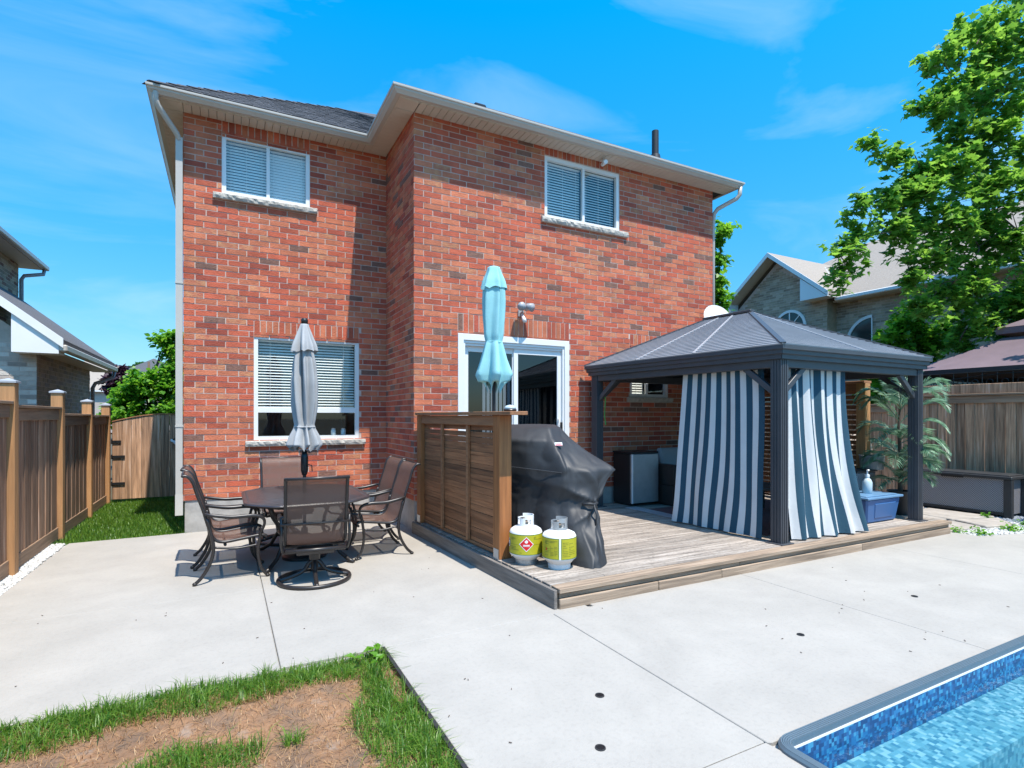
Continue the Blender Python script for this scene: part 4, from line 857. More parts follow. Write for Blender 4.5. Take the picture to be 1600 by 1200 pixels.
def umbrella(name, label, x, y, z0, ztop, prof, folds, mcl, pole_r=.019, seed=1, vent=None, lean=(0, 0), tie=None, finial=True, jag=.05, base=True):
    t = thing(name, label, 'umbrella', (x, y, z0)); rn = random.Random(seed); ph = [rn.uniform(0, 6.28) for _ in range(8)]
    N = folds * 10
    def ring(th, z, r, amp):
        amp = min(.62, amp * 1.25)
        a = th + .25 * math.sin(2 * th + ph[0]) * .4 + .35 * (z - 1.5) * (1 if seed % 2 else -1)
        f = abs(math.sin(folds * a / 2)) ** 1.7; k = 1 - amp * f * (1 + .35 * math.sin(3 * a + ph[1] + 2 * z)); rr = r * k * (1 + .05 * math.sin(2 * th + ph[2] + 4 * z))
        return Vector((x + lean[0] * (z - z0) + rr * math.cos(th), y + lean[1] * (z - z0) + rr * math.sin(th), z))
    def surf(pf, jg, nv):
        zs = [p[0] for p in pf]; rs = [p[1] for p in pf]; am = [p[2] for p in pf]; L = np.linspace(0, 1, len(pf))
        def fn(i, j):
            z = float(np.interp(j, L, zs)); r = float(np.interp(j, L, rs)); a = float(np.interp(j, L, am)); th = i * 2 * math.pi
            q = ring(th, z, r, a)
            if jg: q.z += (1 - min(1, j * 9)) * jg * (abs(math.sin(folds * th / 2 + ph[3])) - .5)
            return q
        return MB().grid(fn, N, nv, close_u=True)
    obj('pole', MB().lathe((x, y, z0), [(0, pole_r), (prof[0][0] - z0 + .6, pole_r)], 14), m_black, t, smooth=True, auto=.6)
    can = obj('canopy', surf(prof, jag, 60), mcl, t, smooth=True)
    if vent: obj('vent_flap', surf(vent, .03, 16), mcl, can, smooth=True)
    if tie: obj('tie', MB().tube([ring(a, tie[0], tie[1], .25) for a in np.linspace(0, 2 * math.pi, 40, endpoint=False)], .009, 6, closed=True), mcl, can)
    if finial: obj('finial', MB().lathe((x + lean[0] * (ztop - z0), y + lean[1] * (ztop - z0), ztop - .07), [(0, .02), (.012, .036), (.05, .040), (.066, .028), (.07, .005)], 16), m_black, t, smooth=True)
    q = MB()
    for k in range(folds):
        a = 2 * math.pi * k / folds; q.tube([(x + .02 * math.cos(a), y + .02 * math.sin(a), prof[-1][0] - .08), (x + prof[0][1] * .62 * math.cos(a), y + prof[0][1] * .62 * math.sin(a), prof[0][0] + .06)], .006, 5)
    obj('ribs', q, m_black, t)
    return t
gu = umbrella('patio_umbrella', 'closed grey market umbrella standing through the patio table', TX, TY, 0, 2.715,
         [(1.225, .155, .30), (1.27, .195, .42), (1.36, .165, .45), (1.45, .118, .35), (1.50, .105, .30), (1.56, .118, .38), (1.75, .145, .45), (2.0, .152, .48), (2.2, .135, .48), (2.36, .105, .45), (2.55, .07, .3), (2.63, .045, .1)], 8, m_grey, seed=3,
         vent=[(2.335, .165, .42), (2.40, .150, .38), (2.50, .105, .25), (2.60, .062, .12), (2.645, .045, .05), (2.655, .01, 0)], tie=(1.475, .108), jag=.06)
obj('crank_box', MB().tube([(TX, TY, 1.20), (TX, TY, 1.13), (TX, TY, .98), (TX, TY, .93)], [.026, .040, .040, .026], 14), m_black, gu, smooth=True)
obj('crank', MB().tube([(TX + .03, TY - .03, 1.05), (TX + .07, TY - .06, 1.04), (TX + .075, TY - .065, .97)], .007, 6), m_black, gu)
obj('weight_base', MB().lathe((TX, TY, 0), [(0, .24), (.03, .24), (.06, .18), (.08, .05), (.32, .034), (.33, .03)], 28), m_bronze, gu, smooth=True, auto=.7)
tx_, ty_, tz = 2.545, 5.27, lambda py_: 1.6 + (650 - py_) / 854 * 5.85
umbrella('patio_umbrella', 'closed turquoise umbrella rising behind the cedar screen', tx_, ty_, DZ, tz(417),
         [(tz(606), .10, .30), (tz(598), .175, .45), (tz(586), .215, .45), (tz(560), .155, .40), (tz(540), .112, .30), (tz(534), .098, .28), (tz(525), .115, .34), (tz(500), .126, .40), (tz(470), .130, .42), (tz(450), .120, .38), (tz(430), .08, .2), (tz(419), .055, .05)], 6, m_teal, seed=4,
         vent=[(tz(452), .142, .34), (tz(440), .122, .28), (tz(428), .085, .15), (tz(418), .062, .05), (tz(416), .02, 0)], tie=(tz(535), .09), finial=False, jag=.13)

# ------------------------------------------------------------------ covered barbecue and gas cylinders
bbq = thing('covered_barbecue', 'barbecue under a tied black fabric cover behind the gas cylinders', 'barbecue', (3.05, 4.95, DZ))
lev = [ # z, control points front-left far, crease, near end, right tip, right back, back right, back left
 (DZ + .004, [(2.64, 5.30), (2.74, 5.0), (2.90, 4.45), (3.04, 4.17), (3.22, 4.20), (3.42, 4.6), (3.50, 5.2), (3.1, 5.6)]),
 (DZ + .10, [(2.64, 5.30), (2.75, 5.0), (2.92, 4.47), (3.07, 4.22), (3.22, 4.25), (3.42, 4.6), (3.50, 5.2), (3.1, 5.6)]),
 (.50, [(2.63, 5.30), (2.76, 5.0), (2.93, 4.60), (3.08, 4.38), (3.28, 4.40), (3.42, 4.65), (3.52, 5.2), (3.1, 5.6)]),
 (.68, [(2.63, 5.30), (2.77, 5.0), (2.95, 4.66), (3.11, 4.50), (3.30, 4.47), (3.40, 4.66), (3.55, 5.2), (3.1, 5.6)]),
 (.76, [(2.62, 5.30), (2.77, 5.0), (2.97, 4.66), (3.12, 4.52), (3.315, 4.47), (3.43, 4.66), (3.58, 5.2), (3.1, 5.6)]),
 (.95, [(2.61, 5.30), (2.78, 4.98), (3.00, 4.62), (3.14, 4.52), (3.44, 4.50), (3.58, 4.72), (3.64, 5.2), (3.1, 5.6)]),
 (1.045, [(2.60, 5.30), (2.78, 4.96), (3.01, 4.62), (3.12, 4.55), (3.55, 4.51), (3.66, 4.74), (3.68, 5.2), (3.1, 5.6)]),
 (1.075, [(2.60, 5.30), (2.78, 4.96), (3.01, 4.64), (3.11, 4.58), (3.54, 4.54), (3.64, 4.76), (3.66, 5.2), (3.1, 5.6)]),
 (1.22, [(2.59, 5.30), (2.77, 4.96), (3.00, 4.72), (3.09, 4.72), (3.40, 4.77), (3.50, 4.92), (3.54, 5.25), (3.1, 5.6)]),
 (1.345, [(2.59, 5.30), (2.77, 4.98), (2.99, 4.80), (3.08, 4.82), (3.30, 4.90), (3.38, 5.02), (3.42, 5.3), (3.1, 5.6)]),
 (1.37, [(2.60, 5.32), (2.79, 5.01), (2.99, 4.84), (3.08, 4.86), (3.28, 4.93), (3.36, 5.04), (3.40, 5.3), (3.1, 5.58)]),
 (1.475, [(2.72, 5.38), (2.89, 5.12), (3.03, 4.96), (3.10, 4.97), (3.23, 5.02), (3.29, 5.10), (3.30, 5.3), (3.08, 5.54)]),
 (1.505, [(2.80, 5.42), (2.96, 5.18), (3.07, 5.05), (3.12, 5.06), (3.2, 5.10), (3.24, 5.15), (3.25, 5.3), (3.08, 5.5)]),
 (1.51, [(3.0, 5.36), (3.05, 5.26), (3.09, 5.22), (3.10, 5.22), (3.12, 5.24), (3.13, 5.26), (3.13, 5.3), (3.06, 5.38)])]
SUBN = 22
def ringpts(cp):
    P = [Vector((*p, 0)) for p in cp]; n = len(P); o = []
    for i in range(n):
        a, b_, c, d = P[i - 1], P[i], P[(i + 1) % n], P[(i + 2) % n]
        for k in range(SUBN):
            t = k / SUBN; cr = .5 * ((2 * b_) + (-a + c) * t + (2 * a - 5 * b_ + 4 * c - d) * t * t + (-a + 3 * b_ - 3 * c + d) * t ** 3); ln = b_ + (c - b_) * t; o.append(cr * .55 + ln * .45)
    return o
rows = []
for (za, ca_), (zb, cb_) in zip(lev, lev[1:]):
    ra, rb = ringpts(ca_), ringpts(cb_); st = max(1, int((zb - za) / .018))
    for s in range(st):
        f = s / st; rows.append([(p * (1 - f) + q_ * f) + Vector((0, 0, za + (zb - za) * f)) for p, q_ in zip(ra, rb)])
rows.append([p + Vector((0, 0, lev[-1][0])) for p in ringpts(lev[-1][1])])
KN = len(rows[0]); ctr = Vector((3.08, 5.1, 0)); q = MB()
TIE = Vector((3.25, 4.455, .72))
for r in rows:
    for i, p in enumerate(r):
        a = i / KN * 2 * math.pi; d = Vector((p.x - ctr.x, p.y - ctr.y, 0)); d.normalize(); z = p.z
        low = max(0, min(1, (1.30 - z) / .9)); rad = (p - TIE); rl = rad.length
        fan = math.atan2(z - TIE.z, (i / SUBN - 4.2) * .28 + 1e-4)                   # folds fan out of the tied corner
        w = .034 * (1 - 2 * abs(math.sin(fan * 5 + 1.3)) ** .8) * math.exp(-max(0, rl - .05) * 1.9) * min(1, rl * 6) * (1 if z < 1.06 else .25)
        w += .020 * low * (abs(math.sin(i / SUBN * 3.8 + 1.1 * math.sin(z * 2.3))) - .5) + .006 * low * math.sin(i / SUBN * 7.7 + 1.7 * math.sin(z * 3.1)) + .010 * noise.noise(Vector((p.x * 3.2, p.y * 3.2, z * 2.0))) + .006 * noise.noise(Vector((p.x * 11, p.y * 11, z * 7))) - .007 * (1 - min(1, abs(noise.noise(Vector((p.x * 4.5 + z * 1.5, p.y * 4.5, z * 3.2)))) * 5)) + .006 * (1 - min(1, abs(noise.noise(Vector((p.x * 7 - z * 3, p.y * 7, z * 4.2 + 9)))) * 5)) * low
        drape = .035 * math.exp(-((i - 2.0 * SUBN) / 7.) ** 2) * math.exp(-((z - 1.12) / .2) ** 2)   # bump over the handle corner
        q.v.append(tuple(p + d * (w + drape)))
for j in range(len(rows) - 1):
    for i in range(KN): q.f.append((j * KN + i, j * KN + (i + 1) % KN, (j + 1) * KN + (i + 1) % KN, (j + 1) * KN + i)); q.mi.append(0)
q.f.append(tuple((len(rows) - 1) * KN + i for i in range(KN))); q.mi.append(0)
obj('cover', q, m_cover, bbq, smooth=True)
q2 = MB(); pc = Vector((3.035, 4.775, 1.30)); ex = Vector((.96, -.25, 0)).normalized(); ey = Vector((0.05, .35, 1)).normalized(); nn_ = ex.cross(ey)
q2.hexa([pc + ex * a + ey * b_ + nn_ * c for b_ in (-.018, .018) for a, c in ((-.04, .03), (.04, .03), (.04, .036), (-.04, .036))]); tg_ = obj('sewn_tag', q2, m_wprint, bbq)
q2 = MB()
for k_ in range(5): q2.hexa([pc + ex * a + ey * b_ + nn_ * c for b_ in (-.007, .008) for a, c in ((-.031 + k_ * .013, .0365), (-.023 + k_ * .013, .0365), (-.023 + k_ * .013, .038), (-.031 + k_ * .013, .038))])
q2.hexa([pc + ex * a + ey * b_ + nn_ * c for b_ in (-.016, -.012) for a, c in ((-.038, .0365), (.038, .0365), (.038, .038), (-.038, .038))]); obj('tag_lettering', q2, m_red, tg_, kind='stuff')
obj('tie_strap', MB().tube([TIE + Vector((-.10, .04, 0)), TIE + Vector((-.05, -.02, .01)), TIE + Vector((.0, -.025, 0)), TIE + Vector((.05, 0, .01))], .014, 6).tube([TIE + Vector((-.01, -.03, 0)), TIE + Vector((.0, -.06, -.10)), TIE + Vector((-.02, -.07, -.2))], .009, 6), m_cover, bbq, smooth=True)
obj('piping', MB().tube([Vector((2.60, 5.22, 1.07)), Vector((2.72, 5.02, 1.06)), Vector((2.86, 4.80, 1.045)), Vector((2.985, 4.615, 1.03))], .004, 5), m_char, bbq)

# gas cylinders
def cylinder_tank(label, x, y, rot, hazard):
    t = thing('gas_cylinder', label, 'gas cylinder', (x, y, DZ), rot, 'gas cylinders on the deck'); r = .160
    prof = [(.045, .105), (.06, .122), (.085, .142), (.10, r), (.125, r), (.285, r), (.305, r), (.33, .146), (.345, .115), (.36, .08), (.366, .04)]
    if hazard: prof = [(.045, .105), (.058, .120), (.08, .142), (.098, r), (.125, r), (.285, r), (.306, r), (.332, .148), (.35, .12), (.362, .085), (.366, .04)]
    body = obj('tank_body', MB().lathe((0, 0, 0), prof, 40), m_tankw, t, local='raw', smooth=True)
    obj('foot_ring', MB().lathe((0, 0, 0), [(0, .105), (.05, .108), (.05, .10), (0, .097)], 32, cap=False), m_tankw if not hazard else m_steel, t, local='raw', smooth=True, auto=.6)
    def cyl(a, z, rr=r + .0015): return (rr * math.sin(a), -rr * math.cos(a), z)
    def patch(a0, a1, z0, z1, rr=r + .0015, n=8, mb=None): return (mb or MB()).grid(lambda i, j: cyl(a0 + (a1 - a0) * i, z0 + (z1 - z0) * j, rr), n, 1)
    lab = obj('label_band', patch(-2.6, 2.6, .108, .302, n=48), m_lime, t, local='raw', smooth=True)
    gls = [patch(-2.6, 2.6, .1085, .1125, r + .0022, 48), patch(-2.6, 2.6, .297, .301, r + .0022, 48)]
    if not hazard:
        gls += [patch(a, a + .025, .12, .29, r + .0022, 2) for a in (-.02, .17)]
    [obj('label_line', gl, m_green, t, local='raw') for gl in gls]
    rn = random.Random(3 + hazard); tx = MB()
    def lines(a0, a1, z0, z1, n, h=.0035):
        for k in range(n):
            z = z1 - (k + .5) * (z1 - z0) / n; a = a0
            while a < a1 - .02:
                w = rn.uniform(.02, .07); patch(a, min(a + w, a1), z - h / 2, z + h / 2, r + .0024, 2, tx); a += w + .015
                if rn.random() < .12: break
    if hazard:
        lines(-.95, -.42, .245, .278, 4); lines(-1.1, -.35, .135, .19, 4, .005); lines(.55, 1.2, .25, .28, 3); lines(-.3, 1.2, .126, .134, 1, .004)
        seam = patch(-2.6, 2.6, .2035, .2055, r + .0023, 48); obj('label_seam', seam, m_ink, t, local='raw')
        def dia(s, rr, mb):
            def fn(i, j): u, v = (i - .5) * 2, (j - .5) * 2; return cyl(.10 + (u - v) * .5 * s / r, .212 + (u + v) * .5 * s, rr)
            return mb.grid(fn, 8, 8)
        obj('diamond_border', dia(.071, r + .0026, MB()), m_wprint, t, local='raw'); obj('hazard_diamond', dia(.063, r + .0032, MB()), m_red, t, local='raw')
        fl_ = [(-.012, .226), (-.016, .236), (-.013, .246), (-.006, .243), (-.004, .258), (.002, .250), (.006, .258), (.009, .244), (.014, .246), (.015, .235), (.011, .226), (.0, .222)]
        q = MB().add([cyl(.10 + u / r, z, r + .0038) for u, z in fl_], [tuple(range(len(fl_)))[::-1]]); obj('flame_mark', q, m_wprint, t, local='raw')
        q = MB(); a = -.030                                             # PROPANE-like small caps line below the flame
        for ch in range(7): patch(.10 + a / r, .10 + (a + .0065) / r, .196, .209, r + .0038, 1, q); a += .0088
        patch(.10 - .03 / r, .10 + .03 / r, .191, .1935, r + .0038, 4, q); obj('hazard_lettering', q, m_wprint, t, local='raw')
        q = MB().grid(lambda i, j: cyl(-1.28 + .030 / r * j * math.cos(i * 6.2832), .21 + .045 * j * math.sin(i * 6.2832), r + .0026), 24, 2, close_u=True); obj('round_emblem', q, m_navy, t, local='raw')
        q = MB().grid(lambda i, j: cyl(-1.28 + (.024 + .004 * j) / r * math.cos(i * 6.2832), .21 + (.036 + .006 * j) * math.sin(i * 6.2832), r + .0034), 24, 1, close_u=True); patch(-1.36, -1.2, .195, .228, r + .0034, 3, q); obj('emblem_ring', q, m_wprint, t, local='raw')
    else:
        lines(-.95, -.55, .135, .27, 9); lines(-.50, -.28, .14, .23, 7); lines(-.24, -.06, .14, .23, 7); lines(-.9, -.06, .25, .28, 3); lines(.25, .6, .13, .27, 9); lines(.64, 1.1, .13, .26, 8)
        obj('label_gap', patch(.04, .14, .107, .303, r + .0024, 3), m_wprint, t, local='raw')
        q = MB(); patch(-.82, -.74, .185, .21, r + .0028, 2, q); obj('warning_mark', q, m_red, t, local='raw')
    obj('print', tx, m_ink, t, local='raw')
    # collar with hand holes and valve
    q = MB(); rc_ = .078; zz0, zz1 = .355, .470
    for k in range(40):
        a0, a1 = 2 * math.pi * k / 40, 2 * math.pi * (k + 1) / 40; am = (a0 + a1) / 2
        if am > 5.3 and am < 5.9: top = zz1 - .03
        else: top = zz1 if am < 3.6 else zz1 - .028
        hole = any(abs((am - c + math.pi) % (2 * math.pi) - math.pi) < .42 for c in (.35, 1.9, 3.6, 5.0))
        for (a, b_) in (((zz0, .385), (.430, top)) if hole else ((zz0, top),)):
            P = [(rr * math.sin(x_), -rr * math.cos(x_), z) for rr in (rc_, rc_ - .005) for z in (a, b_) for x_ in (a0, a1)]
            q.add(P, [(0, 1, 3, 2), (5, 4, 6, 7), (2, 3, 7, 6), (1, 0, 4, 5), (0, 2, 6, 4), (3, 1, 5, 7)])
    obj('collar', q, m_steel if not hazard else m_tankw, t, local='raw')
    obj('valve', MB().lathe((0, 0, .36), [(0, .022), (.03, .018), (.05, .018)], 12).tube([(0, 0, .395), (.015, -.055, .395)], .014, 8).lathe((0, 0, .41), [(0, .01), (.01, .024), (.028, .024), (.03, .01)], 10), m_hose, t, local='raw', smooth=True, auto=.6)
cylinder_tank('white gas cylinder with red flame diamond on its lime label', 2.60, 4.665, R(-33), 1)
cylinder_tank('white gas cylinder with plain text panels and a white gap on its lime label', 2.80, 4.375, R(-35), 0)

# ------------------------------------------------------------------ things on the deck under the gazebo
t = thing('mini_fridge', 'low fridge with a grey steel door beside the sofa under the gazebo', 'fridge', (5.92, 7.0, DZ))
obj('cabinet', MB().box((5.66, 6.78, DZ + .02), (6.20, 7.2, 1.0)), m_black, t, bevel=.01); obj('top', MB().box((5.65, 6.73, 1.0), (6.21, 7.21, 1.03)), m_black, t, bevel=.006)
obj('fridge_door', MB().box((5.66, 6.72, DZ + .05), (6.20, 6.775, .995)), m_steel, t, bevel=.008); obj('edge_trim', MB().box((5.655, 6.714, DZ + .05), (5.672, 6.735, .995)), m_white, t)
t = thing('wicker_sofa', 'dark wicker sofa with grey cushions against the brick wall under the gazebo', 'sofa', (7.1, 6.8, DZ))
obj('base', MB().box((6.24, 6.45, DZ + .01), (8.1, 7.15, .50)), m_sofaw, t, bevel=.01)
for x in (6.24, 7.98): obj('armrest', MB().box((x, 6.43, .50), (x + .16, 7.15, .82)), m_sofaw, t, bevel=.012)
obj('sofa_back', MB().box((6.24, 7.05, .50), (8.14, 7.20, .98)), m_sofaw, t, bevel=.012)
for x in (6.41, 7.20):
    obj('seat_cushion', MB().box((x, 6.44, .502), (x + .77, 7.0, .62)), m_cush, t, bevel=.025)
    obj('back_cushion', MB().hexa([(x, 6.85, .622), (x + .77, 6.85, .622), (x + .77, 7.0, .622), (x, 7.0, .622), (x + .02, 6.93, 1.06), (x + .75, 6.93, 1.06), (x + .75, 7.05, 1.06), (x + .02, 7.05, 1.06)]), m_cush, t, bevel=.03)
pl = MB().grid(lambda i, j: Vector((6.75 + .26 * math.sin((i - .5) * math.pi) * (1 - .12 * abs(2 * j - 1)), 6.68 + .05 * (2 * j - 1), .63)) + Vector((0, -.075 * math.cos((i - .5) * math.pi) * math.sin(j * math.pi) * .9, .17 * j)), 14, 10)
tag(obj('throw_pillow', MB().lathe((6.74, 6.62, .625), [(0, .10), (.03, .21), (.07, .24), (.11, .20), (.14, .06)], 20), m_cush, smooth=True), 'plump grey throw pillow lying on the wicker sofa seat', 'pillow')
tag(obj('outdoor_rug', MB().box((5.72, 4.35, DZ + .003), (8.2, 6.42, DZ + .010)), m_rug, bevel=.002), 'flat maroon rug on the deck under the gazebo', 'rug')
tag(obj('doormat', MB().box((5.50, 6.45, DZ + .003), (5.71, 6.70, DZ + .012)).box((5.52, 5.4, DZ + .003), (5.712, 6.445, DZ + .012)), m_charr, bevel=.002), 'grey mat strip along the rug edge beside the left curtain', 'mat')
t = thing('coffee_table', 'low dark wicker table behind the striped curtains', 'table', (6.9, 5.4, DZ + .011))
obj('tabletop', MB().box((6.4, 5.1, .55), (7.4, 5.75, .585)), m_black, t, bevel=.006)
for x in (6.44, 7.36):
    for y in (5.14, 5.71): obj('leg', MB().box((x - .035, y - .035, DZ + .012), (x + .035, y + .035, .55)), m_sofaw, t)
t = thing('storage_tote', 'blue plastic storage tote with a paler lid at the gazebo front edge', 'storage tote', (7.90, 4.30, DZ))
tx0, tx1, ty0, ty1 = 7.44, 8.22, 4.17, 4.62
obj('tub', MB().hexa([(tx0 + .05, ty0 + .04, DZ + .004), (tx1 - .05, ty0 + .04, DZ + .004), (tx1 - .05, ty1 - .04, DZ + .004), (tx0 + .05, ty1 - .04, DZ + .004), (tx0, ty0, .50), (tx1, ty0, .50), (tx1, ty1, .50), (tx0, ty1, .50)]), m_tote, t, bevel=.02)
q = MB()
for (a, c) in ((tx0 + .10, tx0 + .34), (tx1 - .34, tx1 - .10)): pass
obj('side_panel', MB().hexa([(tx0 + .20, ty0 + .026, .23), (tx1 - .14, ty0 + .026, .23), (tx1 - .14, ty0 + .05, .23), (tx0 + .20, ty0 + .05, .23), (tx0 + .17, ty0 - .004, .44), (tx1 - .11, ty0 - .004, .44), (tx1 - .11, ty0 + .02, .44), (tx0 + .17, ty0 + .02, .44)]), m_tote, t, bevel=.012)
obj('lid', MB().box((tx0 - .025, ty0 - .025, .495), (tx1 + .025, ty1 + .025, .525)).box((tx0 + .03, ty0 + .03, .525), (tx1 - .03, ty1 - .03, .537)), m_toteL, t, bevel=.007)
t = thing('pump_bottle', 'hazy pump bottle standing on the blue tote lid by the curtain', 'bottle', (7.84, 4.40, .537))
obj('bottle_body', MB().lathe((0, 0, 0), [(0, .055), (.01, .062), (.15, .062), (.19, .045), (.205, .028), (.225, .028)], 18), m_bottle, t, local='raw', smooth=True, auto=.7)
obj('pump', MB().lathe((0, 0, .225), [(0, .03), (.03, .03), (.035, .012), (.09, .010)], 12).tube([(0, 0, .31), (-.0, -.02, .318), (-.045, -.03, .31)], .012, 8), m_white, t, local='raw', smooth=True, auto=.7)
t = thing('potted_palm', 'tall blue green palm in a dark pot beside the right gazebo post', 'potted plant', (8.70, 4.42, DZ)); bx_, by_ = 8.70, 4.42
obj('pot', MB().lathe((bx_, by_, DZ + .002), [(0, .11), (.02, .115), (.31, .155), (.33, .165), (.345, .165), (.345, .145), (.31, .14)], 24), m_mulch, t, smooth=True, auto=.6)
obj('trunk', MB().tube([(bx_, by_, DZ + .28), (bx_ + .02, by_, .9), (bx_ - .01, by_ + .02, 1.4), (bx_ + .01, by_, 1.75)], [.035, .026, .02, .015], 8), m_bark, t)
rn = random.Random(11)
def frond(base, az, L, rise, droop, w=.17, n=22):
    d = Vector((math.cos(az), math.sin(az), 0)); side = Vector((-d.y, d.x, 0)); V = []; Fq = []; st = []
    for k in range(n + 1):
        s = k / n; st.append(base + d * (L * (s - .12 * s * s)) + Vector((0, 0, rise * math.sin(s * 1.7) - droop * s * s)))
    q = MB().tube(st, [.007 * (1 - .8 * k / n) for k in range(n + 1)], 5)
    for k in range(2, n + 1):
        p = st[k]; tg = (st[k] - st[k - 1]).normalized(); ll = w * math.sin(math.pi * (.12 + .86 * k / n)) ** .7 * rn.uniform(.85, 1.1)
        for sg in (-1, 1):
            ld = (side * sg * .80 + tg * .72 + Vector((0, 0, -.12 + rn.uniform(-.1, .15)))).normalized(); wd = tg * .014 + Vector((0, 0, .004)); mid = p + ld * ll * .55 + Vector((0, 0, .012)); tip = p + ld * ll + Vector((0, 0, -.02))
            q.add([p, mid - wd, tip, mid + wd], [(0, 1, 2, 3)])
    return q
for i, (az, L, z, rise, droop) in enumerate([(-.5, .68, 1.72, .35, .35), (.6, .6, 1.72, .45, .3), (2.2, .62, 1.7, .40, .42), (3.6, .7, 1.70, .42, .45), (4.6, .66, 1.68, .5, .38), (-1.1, .6, 1.35, .28, .35), (.2, .66, 1.3, .25, .34), (1.7, .6, 1.3, .3, .4), (3.1, .68, 1.28, .22, .36), (4.1, .6, 1.24, .25, .34), (5.0, .62, 1.2, .2, .4), (-.2, .62, .98, .2, .32), (3.5, .66, .92, .26, .38), (2.7, .6, .95, .22, .38), (4.5, .55, .80, .28, .30), (5.6, .5, .72, .30, .30), (3.9, .52, .68, .22, .32), (3.0, .5, .62, .16, .26), (4.9, .42, .60, .22, .25), (.2, .55, 1.72, .6, .3), (5.4, .62, 1.5, .4, .36), (2.6, .6, 1.5, .45, .38), (1.2, .55, 1.0, .3, .3), (4.3, .62, 1.02, .25, .3), (5.2, .6, .9, .3, .3), (2.3, .5, .7, .3, .25)]):
    obj('frond', frond(Vector((bx_, by_, z)), az, L * 1.05, rise * 1.25, droop * .9, .27, 34), m_palm, t)
t = thing('hanging_planter', 'grey bucket planter fixed low on the golden screen post', 'planter', (8.62, 4.78, .80))
obj('bucket', MB().lathe((8.60, 4.76, .80), [(0, .14), (.01, .15), (.20, .165), (.21, .175), (.215, .16), (.12, .15)], 24), m_charr, t, smooth=True, auto=.6); obj('bracket', MB().box((8.58, 4.76, 1.0), (8.64, 4.86, 1.015)), m_black, t)
t = thing('wicker_bin', 'tall dark wicker bin behind the pump bottle', 'bin', (8.35, 4.78, DZ)); obj('bin_body', MB().box((8.05, 4.66, DZ + .003), (8.52, 5.0, .78)), m_wick, t, bevel=.012); obj('bin_lid', MB().box((8.03, 4.64, .782), (8.54, 5.02, .81)), m_mulch, t, bevel=.006)
t = thing('hose_reel', 'tan spoked hose reel standing in front of the right fence', 'hose reel', (10.2, 5.85, 0)); hx, hy, hz = 10.1, 5.8, .93
for dy in (0, .26):
    q = MB().tube([(hx + .36 * math.cos(a), hy + dy, hz + .36 * math.sin(a)) for a in np.linspace(0, 2 * math.pi, 28, endpoint=False)], .022, 8, closed=True)
    q.tube([(hx + .27 * math.cos(a), hy + dy, hz + .27 * math.sin(a)) for a in np.linspace(0, 2 * math.pi, 28, endpoint=False)], .014, 6, closed=True)
    for k in range(6): a = k * math.pi / 3; q.tube([(hx, hy + dy, hz), (hx + .35 * math.cos(a), hy + dy, hz + .35 * math.sin(a))], .012, 6)
    obj('wheel', q, m_hose, t, smooth=True)
obj('wound_hose', MB().tube([(hx + (.19 + .02 * (k % 3)) * math.cos(k * .45), hy + .03 + .20 * k / 130, hz + (.19 + .02 * (k % 3)) * math.sin(k * .45)) for k in range(130)], .018, 6), m_hose, t, smooth=True)
obj('stand', MB().beam((hx - .25, hy + .02, 0), (hx, hy + .02, hz), .03, .03).beam((hx + .25, hy + .02, 0), (hx, hy + .02, hz), .03, .03).beam((hx - .25, hy + .26, 0), (hx, hy + .26, hz), .03, .03).beam((hx + .25, hy + .26, 0), (hx, hy + .26, hz), .03, .03), m_mulch, t)
t = thing('storage_box', 'long black wicker storage box standing before the right fence', 'storage box', (11.1, 4.5, 0))
obj('box_body', MB().box((10.80, 3.96, .05), (11.30, 5.28, .60)), m_wick, t); 
for (x, y) in ((10.80, 3.94), (10.80, 5.26), (11.28, 3.94), (11.28, 5.26)): obj('corner_post', MB().box((x - .022, y - .045, 0), (x + .05, y + .06, .60)), m_mulch, t, bevel=.006)
obj('bottom_rail', MB().box((10.785, 4.0, .04), (10.80, 5.22, .085)), m_mulch, t); obj('lid', MB().box((10.765, 3.89, .602), (11.34, 5.34, .655)).box((10.80, 3.93, .655), (11.30, 5.30, .672)), m_mulch, t, bevel=.010)
obj('handle_slot', MB().box((10.757, 4.52, .585), (10.78, 4.84, .635)), m_black, t, bevel=.004)

# ------------------------------------------------------------------ neighbouring houses
nb = thing('neighbour_house', 'beige brick house with white box eave left beyond the fence', 'house', (-5.5, 15, 0)); mw = [.5, .25, .25]
X1, Y1, Y2 = -3.0, 12.65, 17.0
lw = MB()
brick_wall(nb, (-8.5, Y1, 0), (1, 0, 0), NX, 5.5, 0, 2.9, m_lb, mw, n_ind=70, seed=21); brick_wall(nb, (X1, Y1, 0), (0, 1, 0), (1, 0, 0), Y2 - Y1, 0, 2.72, [m_rb[0], m_lb[2], m_rb[2]], [.5, .3, .2], n_ind=110, seed=22, name='side_wall')
gA = .8
obj('gable_wall', MB().add([(-8.5, Y1, 2.9), (X1, Y1, 2.9), (-5.75, Y1, 2.9 + 2.75 * gA)], [(0, 1, 2)]), m_lb[0], nb)
def slab(P, n, th, m, nm, par):                       # sloped slab of thickness th
    n = Vector(n); Q = [Vector(p) for p in P]; k = len(Q); return obj(nm, MB().add(Q + [p + n * th for p in Q], [tuple(range(k))[::-1], tuple(range(k, 2 * k))] + [(i, (i + 1) % k, k + (i + 1) % k, k + i) for i in range(k)]), m, par)
zr_ = 2.86 + (5.75 - 2.55) * gA
slab([(-2.55, Y1 - .42, 2.86), (-2.55, Y2 + .4, 2.86), (-5.75, Y2 + .4, zr_), (-5.75, Y1 - .42, zr_)], (0, 0, 1), .10, m_shing, 'roof', nb)
slab([(-8.95, Y1 - .42, 2.86), (-8.95, Y2 + .4, 2.86), (-5.752, Y2 + .4, zr_), (-5.752, Y1 - .42, zr_)], (0, 0, 1), .10, m_shing, 'roof', nb)
